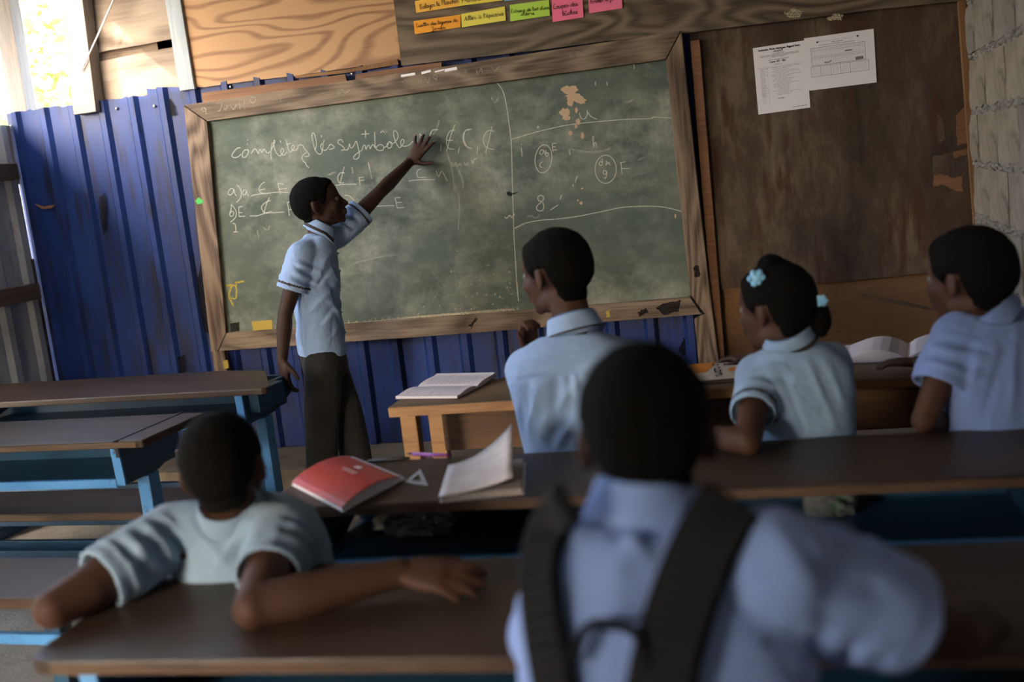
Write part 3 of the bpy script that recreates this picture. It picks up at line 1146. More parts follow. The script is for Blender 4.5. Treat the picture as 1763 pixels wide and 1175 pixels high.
strokes += [C5(s) for s in [
    [(168, 250), (155, 225), (125, 230), (120, 255), (155, 280), (182, 308), (165, 325), (150, 322)],
    [(182, 322), (215, 315), (230, 262), (240, 300), (265, 290), (292, 238), (305, 270), (318, 330), (322, 380), (300, 408), (272, 405), (270, 385), (300, 355), (345, 325), (357, 290), (375, 277), (386, 315), (400, 285), (416, 277), (427, 310), (440, 282), (455, 272), (472, 300)],
    [(468, 150), (470, 220), (475, 290), (500, 325), (545, 322), (553, 292), (530, 270), (500, 280), (482, 300)],
    [(525, 160), (541, 140), (560, 155)],
    [(553, 300), (585, 285), (600, 250), (585, 275), (600, 305), (628, 290), (628, 252), (603, 240), (640, 262), (682, 220), (690, 175), (665, 138), (648, 155), (655, 210), (680, 270), (705, 300), (735, 270), (747, 235), (733, 220), (716, 240), (722, 278), (762, 286), (802, 270), (830, 235)],
    [(895, 165), (918, 188), (906, 207), (893, 185), (897, 168), (910, 186)],
    [(1070, 130), (1030, 130), (1005, 150), (990, 200)],
    [(1100, 265), (1095, 330)],
    [(1232, 135), (1190, 140), (1160, 180), (1150, 230), (1155, 280), (1180, 310), (1222, 315)], [(1230, 80), (1190, 190), (1150, 340)], [(1155, 230), (1208, 230)],
    [(1270, 300), (1260, 352)],
    [(1388, 125), (1340, 130), (1310, 170), (1308, 230), (1335, 285), (1392, 308)], [(1375, 130), (1330, 140), (1316, 185), (1318, 235), (1345, 290), (1370, 304)],
    [(1445, 290), (1440, 355)],
    [(1602, 145), (1560, 135), (1520, 160), (1500, 210), (1505, 260), (1535, 300), (1602, 318)], [(1580, 100), (1555, 220), (1520, 352)],
    [(182, 540), (142, 540), (118, 580), (125, 620), (150, 635), (177, 632)], [(180, 480), (160, 560), (135, 660)], [(75, 660), (190, 648), (300, 646)],
    [(320, 580), (331, 660)], [(318, 584), (366, 580)], [(325, 612), (372, 605)],
    [(905, 505), (880, 512), (868, 550), (885, 580), (957, 580)], [(793, 615), (900, 604), (1042, 603)],
    [(1050, 520), (1075, 575), (1105, 525), (1157, 615)],
    [(1385, 415), (1398, 450), (1410, 412), (1438, 402)]]]
strokes += [C6(s) for s in [
    [(203, 325), (165, 310), (122, 358), (122, 400), (152, 415), (190, 380), (205, 325), (217, 390), (247, 435)],
    [(255, 260), (300, 310), (322, 370), (315, 440), (280, 500), (240, 532)],
    [(385, 330), (352, 350), (345, 398), (370, 415), (395, 380), (400, 340), (410, 390), (432, 430)],
    [(470, 432), (560, 405), (700, 392), (900, 372), (1060, 378)],
    [(690, 212), (640, 240), (600, 300), (600, 350), (640, 385), (710, 392)], [(610, 338), (695, 318)],
    [(890, 235), (908, 315), (930, 400)], [(888, 232), (912, 230), (980, 250)], [(905, 325), (1030, 312)],
    [(165, 560), (160, 640), (140, 700), (152, 747), (188, 738), (203, 700), (178, 662), (150, 700)],
    [(165, 562), (215, 620), (242, 690), (225, 770), (150, 840)],
    [(280, 600), (285, 748)], [(275, 606), (340, 592)], [(285, 690), (342, 690)], [(285, 750), (378, 745)],
    [(777, 500), (720, 520), (660, 560), (635, 610), (650, 655), (690, 690), (800, 668)], [(757, 455), (712, 560), (670, 700)], [(455, 742), (570, 738), (690, 702), (850, 690), (985, 680)],
    [(1040, 530), (1055, 640), (1070, 742)], [(1030, 532), (1092, 520)], [(1055, 650), (1112, 630)],
    [(188, 855), (228, 880), (238, 988)], [(198, 992), (266, 990)]]]
strokes += [C7(s) for s in [
    [(235, 550), (330, 520), (450, 488), (600, 455), (800, 430), (1000, 415), (1180, 408), (1195, 398), (1320, 405)],
    [(255, 1150), (330, 1115), (430, 1095), (560, 1085), (700, 1065), (850, 1035), (980, 1008), (1120, 1000), (1230, 1002), (1310, 1015), (1385, 1035)],
    [(140, 165), (175, 215), (195, 280), (215, 400), (235, 560), (240, 700), (243, 850), (248, 1000), (253, 1175), (262, 1330), (272, 1500), (285, 1640)],
    [(302, 576), (306, 584)], [(303, 605), (310, 667)],
    ell(453, 680, 56, 95, 0.12), ell(872, 750, 71, 95, 0.0),
    [(452, 620), (435, 622), (428, 645), (445, 648), (456, 622), (462, 648)], [(470, 622), (470, 662), (485, 655), (482, 638), (470, 645)], [(445, 700), (430, 712), (430, 732), (445, 738)],
    [(512, 580), (516, 630)], [(512, 578), (540, 574)], [(514, 600), (536, 598)], [(516, 622), (545, 618)],
    [(787, 525), (790, 600), (798, 572), (808, 575), (808, 602)],
    [(695, 370), (706, 405), (730, 411), (747, 385), (748, 348)], [(748, 362), (775, 395), (812, 413)],
    [(850, 680), (848, 722), (830, 720), (832, 700), (848, 702)], [(875, 695), (905, 722)], [(902, 700), (872, 722), (880, 705)],
    [(878, 765), (860, 758), (856, 778), (872, 785), (880, 765), (874, 810), (860, 808)],
    [(975, 705), (982, 782)], [(968, 706), (1002, 700)], [(976, 745), (1030, 745)],
    [(430, 925), (452, 935), (450, 960), (425, 965), (415, 942), (432, 924)], [(442, 970), (408, 1000), (412, 1026), (442, 1030), (456, 1005), (448, 972)],
    [(500, 1025), (552, 990)], [(665, 838), (682, 795)], [(650, 866), (655, 850)], [(575, 925), (565, 955)],
    [(628, 615), (632, 655)], [(1062, 30), (1065, 72)], [(880, 160), (884, 188)], [(803, 160), (804, 185)],
    [(190, 1070), (205, 1082), (225, 1060), (240, 1075), (258, 1050)], [(410, 463), (416, 474), (420, 462), (412, 460)]]]
strokes += [C8(s) for s in [
    [(905, 512), (970, 505), (1040, 503)], [(1045, 460), (1057, 515)], [(1045, 460), (1076, 458)], [(1050, 486), (1082, 485)], [(1056, 516), (1097, 514)],
    [(762, 445), (790, 450), (815, 476)], [(895, 262), (915, 355)]]]
faints = [C5(s) for s in [[(1155, 345), (1185, 450), (1210, 560), (1225, 720)], [(1255, 500), (1300, 600), (1310, 700)], [(1080, 40), (1055, 130), (1020, 180)],
                          [(20, 560), (60, 545), (100, 530)], [(400, 430), (430, 520), (445, 600)], [(255, 485), (262, 545)], [(1200, 430), (1210, 480), (1240, 440), (1245, 480), (1280, 450), (1290, 480)], [(1310, 440), (1340, 470), (1350, 440)]]]
faints += [C8(s) for s in [[(820, 828), (870, 812), (1000, 785), (1070, 780)], [(1380, 380), (1405, 480), (1400, 640)], [(270, 640), (280, 690)], [(300, 625), (330, 640), (340, 615)], [(1660, 575), (1680, 560), (1700, 572), (1730, 550)], [(1715, 635), (1763, 615)], [(970, 85), (1000, 80), (985, 105)]]]
faints += [C7(s) for s in [[(640, 615), (760, 635), (880, 620), (905, 600)], [(1010, 300), (1060, 280)], [(340, 1075), (370, 1065), (400, 1080), (430, 1060)], [(100, 265), (130, 300), (150, 260)], [(1090, 690), (1140, 665)]]]
for lst, w, mt, nm in ((strokes, 0.0037, 'chalk', 'chalk_writing'), (faints, 0.009, 'chalk_faint', 'rubbed_chalk_marks')):
    mb = MB()
    for s in lst:
        P = spline(np.array(s), 5)
        W3 = np.array([PY(a, b, YBD - 0.0012) for a, b in P])
        ribbon(mb, W3, w * (0.8 + 0.35 * np.sin(np.arange(len(W3)) * 1.7 + len(W3)) ** 2), NB)
    mb.make(nm, M[mt], cb)['kind'] = 'stuff'
# yellow chalk sign and paint strip near the lower left corner
mb = MB()
for s in [[(95, 955), (125, 950), (152, 955)], [(127, 955), (112, 1010), (136, 1066)], [(150, 930), (152, 1018), (122, 1024)], [(145, 938), (196, 928)]]:
    ribbon(mb, np.array([PY(a, b, YBD - 0.0013) for a, b in spline(np.array(C8(s)), 4)]), 0.010, NB)
mb.make('yellow_chalk_mark', M['ochre_mark'], cb)['kind'] = 'stuff'
M['yellow'] = plain('yellow_paint', (0.36, 0.26, 0.05), 0.85, 0.2)
wallpanel('paint_strip', [(433, 554), (468, 551), (469, 567), (436, 570)], YBD - 0.0016, 0.001, M['yellow'], cb)
wallpanel('paint_strip', [(396, 557), (412, 555), (412, 570), (397, 572)], YBD - 0.0016, 0.001, M['black_mark'], cb)


def blob(cx, cy, rx, ry, n=16, j=0.3, seed=0):
    rr = random.Random(seed)
    return [(cx + rx * math.cos(2 * math.pi * i / n) * rr.uniform(1 - j, 1 + j), cy + ry * math.sin(2 * math.pi * i / n) * rr.uniform(1 - j, 1 + j)) for i in range(n)]


for q, b in enumerate([(630, 215, 50, 30), (660, 265, 55, 34), (705, 285, 34, 26), (635, 300, 22, 26), (600, 370, 36, 32), (604, 402, 28, 18), (675, 352, 10, 18), (686, 430, 15, 24), (634, 507, 16, 15), (716, 524, 12, 22), (672, 462, 9, 14), (706, 978, 10, 12), (684, 960, 6, 6), (713, 880, 9, 5), (1342, 1066, 6, 15)]):
    wallpanel('bare_patch', C7(blob(*b, seed=q)), YBD - 0.0010 - q * 0.00003, 0.0008, M['chip'], cb)
mb = MB()
rr = random.Random(5)
for q in range(110):
    if q < 70:
        x, y = rr.gauss(830, 45), rr.gauss(500, 28)
    elif q < 110:
        x, y = rr.uniform(700, 890), rr.gauss(535, 8) - 0
    else:
        x, y = rr.uniform(390, 1150), rr.uniform(150, 520)
    if y > 575 - 0.078 * (x - 390) - 8:
        continue
    r = rr.uniform(0.5, 1.9)
    P = [PY(a, b, YBD - 0.0009) for a, b in blob(x, y, r, r * rr.uniform(0.6, 1.3), 7, 0.4, q)]
    mb.add(P, [list(range(7))])
mb.make('pale_specks', M['chip_pale'], cb)['kind'] = 'stuff'
# worn pale band along the bottom of the green surface
wallpanel('worn_band', [(390, 573), (500, 564), (640, 553), (700, 546), (760, 541), (880, 531), (890, 536), (700, 552), (540, 566), (391, 580)], YBD - 0.0012, 0.0008, M['chip_pale'], cb)
mb = MB()
for q in range(46):
    x = rr.uniform(560, 900)
    y = 566 - 0.078 * (x - 480)
    h = rr.uniform(2, 8)
    mb.add([PY(a, b, YBD - 0.001) for a, b in [(x - 1.5, y), (x + 1.5, y), (x + 0.6, y - h), (x - 0.6, y - h)]], [(0, 1, 2, 3)])
mb.make('paint_runs', M['chip_pale'], cb)['kind'] = 'stuff'
wallpanel('black_smear', C7([(203, 903), (225, 900), (240, 912), (292, 903), (250, 920), (232, 932), (208, 925)]), YBD - 0.0012, 0.0008, M['black_mark'], cb)
# marks on the frame
for pxs, m in [([(1128, 530), (1150, 520), (1172, 518), (1170, 536), (1145, 544)], 'black_mark'), ([(1186, 508), (1192, 512), (1214, 541), (1206, 541)], 'black_mark'),
               ([(1098, 538), (1112, 530), (1116, 538), (1102, 546)], 'black_mark'), ([(1043, 536), (1050, 533), (1050, 546), (1044, 548)], 'yellow'),
               ([(808, 560), (820, 546), (822, 550), (812, 566)], 'black_mark'), ([(1193, 460), (1204, 456), (1206, 476), (1196, 478)], 'black_mark')]:
    wallpanel('paint_mark', rough(pxs), -0.0010, 0.0009, M[m], cb)
M['green_chalk'] = plain('green_chalk', (0.08, 0.40, 0.10), 0.9, 0.2)
wallpanel('paint_mark', [(336, 346), (342, 340), (350, 346), (349, 350), (340, 352)], -0.0006, 0.0009, M['green_chalk'], cb)
wallpanel('paint_mark', [(384, 622), (392, 620), (394, 634), (386, 636)], 0.0105, 0.0009, M['yellow'], cb)
for q, (a, b, c, d) in enumerate([(690, 129, 714, 4), (725, 124, 741, 4), (748, 123, 764, 2), (765, 119, 786, 5)]):
    wallpanel('tape_scrap', [(a, b), (c, b - 4), (c + 1, b - 4 + d), (a + 1, b + d)], -0.0012, 0.0010, M['paper'], cb)
mb = MB()
for s in [[(212, 735), (192, 722), (184, 742), (204, 752), (214, 730), (212, 772)],
          [(285, 700), (320, 695), (310, 740), (295, 750)], [(330, 720), (345, 740), (360, 710)], [(380, 715), (400, 735), (420, 705)], [(440, 690), (445, 745)], [(470, 680), (475, 742)], [(445, 718), (475, 710)],
          [(548, 660), (520, 655), (512, 685), (540, 690), (552, 665)], [(532, 690), (536, 720)], [(715, 660), (720, 695)], [(1105, 610), (1110, 640), (1130, 600), (1150, 630), (1190, 600)],
          [(1535, 555), (1560, 540), (1575, 560)], [(1645, 560), (1655, 530), (1670, 560)], [(1690, 520), (1710, 560), (1722, 520)],
          [(1770, 520), (1760, 505), (1745, 520), (1765, 535), (1772, 510), (1768, 550)], [(1910, 480), (1895, 495), (1912, 505), (1918, 485), (1915, 510)], [(1975, 470), (1960, 480), (1978, 495)], [(2040, 470), (2045, 500), (2070, 460), (2080, 495)], [(2140, 450), (2160, 480), (2190, 450)],
          [(2680, 355), (2665, 370), (2685, 380)], [(2710, 345), (2715, 375), (2730, 350), (2745, 372)], [(2760, 340), (2790, 360)]]:
    ribbon(mb, np.array([PY(a, b, -0.0006) for a, b in spline(np.array(C2(s)), 4)]), 0.0045, NB)
mb.make('frame_scribbles', M['chalk_faint'], cb)['kind'] = 'stuff'

# ================================================================== notes and papers on the wall
FONT = {
 'a': (.95, [[(.72, .85), (.4, 1), (.1, .6), (.15, .15), (.42, .02), (.68, .4), (.74, .95), (.72, .2), (.95, .05)]]),
 'b': (.8, [[(.05, .3), (.4, 1.6), (.25, 1.95), (.12, 1.4), (.12, .2), (.4, 0), (.68, .4), (.55, .9), (.8, .85)]]),
 'c': (.75, [[(.65, .85), (.4, 1), (.1, .6), (.15, .15), (.45, 0), (.75, .2)]]),
 'd': (.95, [[(.7, .85), (.4, 1), (.1, .6), (.15, .15), (.42, .02), (.68, .4), (.85, 1.95), (.74, .2), (.95, .05)]]),
 'e': (.75, [[(.05, .4), (.5, .6), (.55, .9), (.3, 1), (.1, .6), (.2, .1), (.5, 0), (.78, .25)]]),
 'g': (.9, [[(.7, .85), (.4, 1), (.1, .6), (.2, .15), (.5, .15), (.7, .9), (.6, -.6), (.3, -.95), (.15, -.6), (.85, .2)]]),
 'h': (.9, [[(.05, .2), (.4, 1.7), (.25, 1.95), (.15, 1.3), (.12, 0)], [(.12, .5), (.4, 1), (.6, .8), (.62, .1), (.9, .1)]]),
 'i': (.5, [[(.05, .3), (.22, 1), (.2, .15), (.5, .15)], [(.3, 1.4), (.34, 1.5)]]),
 'j': (.5, [[(.25, 1), (.2, -.6), (0, -.9), (-.1, -.6), (.45, .2)], [(.3, 1.4), (.34, 1.5)]]),
 'l': (.5, [[(.05, .3), (.4, 1.6), (.28, 1.95), (.15, 1.5), (.2, .2), (.5, .15)]]),
 'm': (1.3, [[(.05, .8), (.15, 1), (.15, 0)], [(.15, .6), (.4, 1), (.52, .8), (.52, 0)], [(.52, .6), (.8, 1), (.95, .8), (.98, .1), (1.3, .15)]]),
 'n': (.95, [[(.05, .8), (.15, 1), (.15, 0)], [(.15, .6), (.45, 1), (.6, .8), (.64, .1), (.95, .15)]]),
 'o': (.85, [[(.45, 1), (.1, .6), (.2, .1), (.5, .05), (.7, .5), (.45, 1), (.85, .85)]]),
 'p': (.85, [[(.15, 1), (.12, -.95)], [(.14, .7), (.45, 1), (.65, .6), (.5, .1), (.18, .15)], [(.5, .1), (.85, .3)]]),
 'r': (.75, [[(.05, .6), (.2, 1), (.25, .85), (.5, .85), (.45, .2), (.75, .1)]]),
 's': (.7, [[(.05, .2), (.35, .95), (.5, .5), (.4, .05), (.1, .1)], [(.4, .05), (.7, .2)]]),
 't': (.6, [[(.3, 1.7), (.25, .2), (.6, .15)], [(.05, 1.1), (.55, 1.15)]]),
 'u': (.95, [[(.1, 1), (.12, .2), (.4, 0), (.65, .4), (.7, 1), (.68, .2), (.95, .1)]]),
 'v': (.8, [[(.1, 1), (.3, 0), (.6, .9), (.8, .95)]]),
 'x': (.8, [[(.1, 1), (.65, 0)], [(.65, 1), (.1, 0)]]),
 'y': (.85, [[(.1, 1), (.15, .3), (.4, .2), (.65, 1), (.55, -.6), (.25, -.9), (.15, -.6), (.8, .2)]]),
 'A': (1.3, [[(.0, 0), (.4, .6), (.75, 1.9), (.8, .8), (.85, 0), (1.2, .2)], [(.3, .7), (1.0, .8)]]),
 'B': (1.2, [[(.2, 1.9), (.15, 0)], [(.0, 1.6), (.5, 2.0), (.9, 1.6), (.3, 1.05), (.95, .6), (.6, 0), (.05, .1)]]),
 'C': (1.0, [[(.85, 1.6), (.7, 1.9), (.3, 1.6), (.1, .7), (.3, .05), (.65, 0), (1.0, .3)]]),
 'D': (1.2, [[(.2, 1.9), (.15, 0), (.7, .1), (1.0, 1.0), (.7, 1.8), (.0, 1.9)]]),
 'E': (1.1, [[(.9, 1.8), (.3, 1.85), (.2, 1.1), (.6, 1.0)], [(.2, 1.1), (.1, .4), (.4, 0), (.9, .25)]]),
 'I': (.5, [[(.25, 1.9), (.2, 0)]]),
 'J': (.9, [[(.1, 1.7), (.8, 1.85)], [(.55, 1.85), (.5, -.4), (.2, -.9), (0, -.5), (.8, .2)]]),
 'M': (1.5, [[(.1, 0), (.3, 1.9), (.7, .4), (1.1, 1.9), (1.25, 0)]]),
 'P': (1.0, [[(.25, 1.9), (.15, 0)], [(.05, 1.6), (.6, 2.0), (.85, 1.4), (.25, .95)]]),
 'R': (1.1, [[(.2, 1.9), (.15, 0)], [(.05, 1.7), (.6, 1.95), (.8, 1.4), (.25, 1.0), (.95, 0)]]),
 'W': (1.6, [[(.1, 1.9), (.4, 0), (.75, 1.3), (1.1, 0), (1.45, 1.9)]]),
 "'": (.35, [[(.2, 1.9), (.15, 1.5)]]), '.': (.4, [[(.15, 0), (.2, .08)]]), ' ': (.75, []),
 '0': (.9, [[(.4, 1.8), (.1, .9), (.4, 0), (.7, .9), (.4, 1.8)]]), '1': (.6, [[(.1, 1.4), (.35, 1.8), (.35, 0)]]), '2': (.9, [[(.1, 1.4), (.4, 1.8), (.7, 1.3), (.1, 0), (.75, 0)]]), '-': (.7, [[(.1, .8), (.55, .8)]]),
}
for base, acc, ch in (('e', [(.3, 1.35), (.5, 1.65)], 'é'), ('e', [(.2, 1.65), (.4, 1.35)], 'è'), ('a', [(.3, 1.6), (.5, 1.35)], 'à'), ('u', [(.2, 1.35), (.4, 1.65), (.6, 1.35)], 'û')):
    FONT[ch] = (FONT[base][0], FONT[base][1] + [acc])


def text2d(s):
    x, out = 0.0, []
    for ch in s:
        adv, st_ = FONT.get(ch, FONT[' '])
        for q in st_:
            out.append(spline(np.array([(x + a, b) for a, b in q]), 3))
        x += adv
    return out, x


def text_px(mb, s, p0, p1, y, xh, w):
    st_, L = text2d(s)
    p0, p1 = np.array(p0, float), np.array(p1, float)
    ex = (p1 - p0) / L
    d = (p1 - p0) / np.linalg.norm(p1 - p0)
    up = np.array([d[1], -d[0]]) * xh
    for q in st_:
        ribbon(mb, np.array([PY(*(p0 + ex * a + up * b), y) for a, b in q]), w, NB)


def note(label, pxs, col, lines, xh=3.8):
    y = 0.0235
    c = PY(*pxs[3], y)
    t = thing('paper_note', c, label, 'note', 'coloured notes on the grey plywood')
    m = plain('note_%d' % len(bpy.data.materials), col, 0.85, 0.2, var=0.05)
    P = [PY(a, b, y) for a, b in pxs]
    # lifted lower edge: a strip bent away from the wall
    n = 6
    V = []
    for i in range(n + 1):
        f = i / n
        for j in range(2):
            top, bot = (P[0], P[3]) if j == 0 else (P[1], P[2])
            p = top + (bot - top) * f + NB * (0.004 * f * f)
            V.append(p)
    k_ = len(V)
    V += [v - NB * 0.0006 for v in V]
    Fs = [(2 * i, 2 * i + 2, 2 * i + 3, 2 * i + 1) for i in range(n)] + [(k_ + 2 * i + 1, k_ + 2 * i + 3, k_ + 2 * i + 2, k_ + 2 * i) for i in range(n)]
    mesh('sheet', V, Fs, m, t)
    mb = MB()
    for s, a, b in lines:
        text_px(mb, s, a, b, y - 0.0046, xh, 0.0021)
    if mb.n:
        mb.make('handwriting', M['ink'], t)['kind'] = 'stuff'


note('yellow-orange paper note at the upper left reading Balayer le Plancher', [(714, 2), (789, -12), (791, 10.8), (717, 22.3)], (0.72, 0.40, 0.07), [('Balayer le Plancher', (723, 15.9), (789, 4.2))], 4.2)
note('lemon paper note cut by the top edge above the Aller note', [(790, -14), (864, -27), (866, 0.8), (791, 10.6)], (0.68, 0.55, 0.09), [('Prendre le bus', (795, 5.2), (858, -4))], 4.4)
note('orange paper note reading Cueillir des légumes du Jardin', [(712, 36.3), (792.7, 25), (793.5, 46.7), (714.6, 59.2)], (0.70, 0.30, 0.035), [('Cueillir des légumes du', (716.5, 47.2), (788, 37)), ('Jardin', (743, 52.8), (768, 49.6))], 3.3)
note("yellow paper note reading Aller à l'épicerie", [(793.5, 24.2), (869.2, 11), (871.2, 35.2), (795.7, 47.3)], (0.66, 0.58, 0.10), [("Aller à l'épicerie", (799, 36.0), (867.5, 26))], 4.0)
note("lime green paper note reading Extraire de lait d'une chèvre", [(877.5, 8.5), (945, -0.5), (947, 27), (879, 37)], (0.38, 0.58, 0.08), [("Extraire de lait d'une", (880, 22.8), (945.5, 15.4)), ('chèvre', (896.8, 27.2), (920, 25))], 3.3)
note('pink paper note reading Couper des bûches', [(949, -8), (1002, -15), (1005, 30), (952, 38)], (0.75, 0.16, 0.28), [('Couper des', (952.8, 15.8), (994.8, 9.6)), ('bûches', (968.6, 27), (994.8, 23))], 4.2)
note('pink paper note at the right end reading Arroser', [(1012, -16), (1069, -24), (1072, 14.4), (1014.5, 23.3)], (0.74, 0.17, 0.30), [('Arroser le jardin', (1015.4, 6.4), (1069, -2))], 4.2)
note('light blue paper note barely showing above the lime green one', [(866, -30), (930, -38), (932, -4.5), (868.7, 2.2)], (0.16, 0.42, 0.62), [])


def sheetpaper(label, q, y, deco):
    t = thing('printed_sheet', PY(*q[3], y), label, 'paper', 'printed sheets on the brown plywood')
    P = [PY(a, b, y) for a, b in q]
    prism('sheet', P, (0, 0.0008, 0), M['paper'], t)
    q = np.array(q, float)

    def uv(u, v):
        p = (q[0] * (1 - u) + q[1] * u) * (1 - v) + (q[3] * (1 - u) + q[2] * u) * v
        return PY(*p, y - 0.0006), p
    deco(t, uv, y - 0.0006)
    return t


def bars(mb, uv, u0, u1, v, w, rr, brk=0.12):
    u = u0
    while u < u1:
        e = min(u1, u + rr.uniform(0.03, brk))
        ribbon(mb, np.array([uv(u, v)[0], uv(e, v)[0]]), w, NB)
        u = e + 0.012


def deco1(t, uv, y):
    rr = random.Random(3)
    a, b, g = MB(), MB(), MB()
    text_px(a, 'Institution Mixte Wodnyson Regard Divin', uv(0.10, 0.062)[1], uv(0.89, 0.065)[1], y, 1.5, 0.0022)
    text_px(a, 'I.M.W.R.D', uv(0.38, 0.105)[1], uv(0.56, 0.105)[1], y, 1.4, 0.0018)
    text_px(a, 'Examen 2021 - 2022', uv(0.30, 0.255)[1], uv(0.60, 0.255)[1], y, 1.5, 0.0016)
    for v, u0, u1 in ((0.125, .36, .58), (0.142, .12, .86), (0.158, .12, .86), (0.175, .34, .62), (0.215, .27, .66), (0.285, .38, .53)):
        bars(g, uv, u0, u1, v, 0.0018, rr)
    for i in range(21):
        v = 0.335 + i * 0.0205
        bars(b, uv, 0.10, rr.uniform(.16, .24), v, 0.0022, rr)
        bars(b, uv, rr.uniform(.27, .42), rr.uniform(.60, .88), v, 0.0020, rr)
    for i in range(12):
        bars(b, uv, 0.10, 0.18, 0.60 + i * 0.022, 0.0016, rr)
    for v in (0.31, 0.33):
        ribbon(b, np.array([uv(0.05, v)[0], uv(0.92, v)[0]]), 0.0010, NB)
    ribbon(b, np.array([uv(0.24, 0.31)[0], uv(0.24, 0.90)[0]]), 0.0010, NB)
    bars(g, uv, .40, .52, 0.80, 0.003, rr)
    bars(g, uv, .68, .94, 0.955, 0.0024, rr)
    a.make('heading', M['ink'], t)['kind'] = 'stuff'
    b.make('fine_print', M['ink_pale'], t)['kind'] = 'stuff'
    g.make('small_print', M['ink_grey'], t)['kind'] = 'stuff'


def deco2(t, uv, y):
    rr = random.Random(8)
    a, b, g = MB(), MB(), MB()

    def rect(mb, u0, v0, u1, v1, w):
        ribbon(mb, np.array([uv(u0, v0)[0], uv(u1, v0)[0]]), w, NB)
        ribbon(mb, np.array([uv(u0, v1)[0], uv(u1, v1)[0]]), w, NB)
        ribbon(mb, np.array([uv(u0, v0)[0], uv(u0, v1)[0]]), w, NB)
        ribbon(mb, np.array([uv(u1, v0)[0], uv(u1, v1)[0]]), w, NB)
    rect(g, 0.08, 0.21, 0.86, 0.54, 0.0016)
    rect(g, 0.06, 0.56, 0.90, 0.75, 0.0014)
    for u in (0.20, 0.345, 0.49, 0.63):
        ribbon(g, np.array([uv(u, 0.56)[0], uv(u, 0.75)[0]]), 0.0014, NB)
    for i in range(26):
        u = 0.10 + i * 0.029
        ribbon(b, np.array([uv(u, 0.25)[0], uv(u, 0.52)[0]]), 0.0009, NB)
    for v in (0.24, 0.27, 0.38, 0.41):
        bars(b, uv, 0.09, 0.84, v, 0.0018, rr)
    bars(b, uv, 0.20, 0.70, 0.10, 0.0016, rr)
    bars(g, uv, 0.38, 0.55, 0.135, 0.0020, rr)
    bars(g, uv, 0.20, 0.72, 0.17, 0.0018, rr)
    for u, v in ((0.17, 0.105), (0.75, 0.09)):
        ribbon(a, np.array([uv(u, v)[0], uv(u + 0.03, v)[0]]), 0.006, NB)
    ribbon(a, np.array([uv(0.57, 0.335)[0], uv(0.67, 0.335)[0]]), 0.004, NB)
    ribbon(g, np.array([uv(0.715, 0.505)[0], uv(0.83, 0.50)[0]]), 0.012, NB)
    ribbon(a, np.array([uv(0.26, 0.505)[0], uv(0.345, 0.505)[0]]), 0.003, NB)
    ribbon(a, np.array([uv(0.345, 0.485)[0], uv(0.36, 0.485)[0]]), 0.005, NB)
    for c in ((0.07, 0.19), (0.21, 0.335), (0.355, 0.48), (0.50, 0.62), (0.64, 0.89)):
        for i in range(6):
            bars(b, uv, c[0] + .01, c[1] - .015, 0.585 + i * 0.026, 0.0009, rr, .06)
    a.make('stamp', M['ink'], t)['kind'] = 'stuff'
    b.make('fine_print', M['ink_pale'], t)['kind'] = 'stuff'
    g.make('table_lines', M['ink_grey'], t)['kind'] = 'stuff'


sheetpaper('upright printed sheet with a heading and a text column', [(1296, 83.2), (1387, 69.3), (1394.9, 185.2), (1305.7, 197.4)], 0.0585, deco1)
sheetpaper('landscape printed sheet with ruled table boxes, overlapping the upright one', [(1384.2, 66.3), (1504, 49.5), (1509.5, 141.8), (1392.9, 156.4)], 0.0560, deco2)

# ================================================================== desks and benches
DZ = 0.68


def roundpoly(pts, r, n=5):
    """2-D polygon with its corners rounded by r (number or list)"""
    pts = np.asarray(pts, float)
    m = len(pts)
    r = np.broadcast_to(np.asarray(r, float), (m,))
    out = []
    for i in range(m):
        a, b, c = pts[i - 1], pts[i], pts[(i + 1) % m]
        u, v = (a - b) / np.linalg.norm(a - b), (c - b) / np.linalg.norm(c - b)
        if r[i] < 1e-4:
            out.append(b)
            continue
        p, q = b + u * r[i], b + v * r[i]
        for t in np.linspace(0, 1, n):
            out.append((1 - t) ** 2 * p + 2 * t * (1 - t) * b + t * t * q)
    return np.array(out)


def slab(name, fr, poly, z0, z1, mat, parent, bevel=0.004):
    return prism(name, [fr(a, b, z0) for a, b in poly], (0, 0, z1 - z0), mat, parent, bevel)


def rr_max(r):
    return float(np.max(np.atleast_1d(r)[:2])) + 0.004


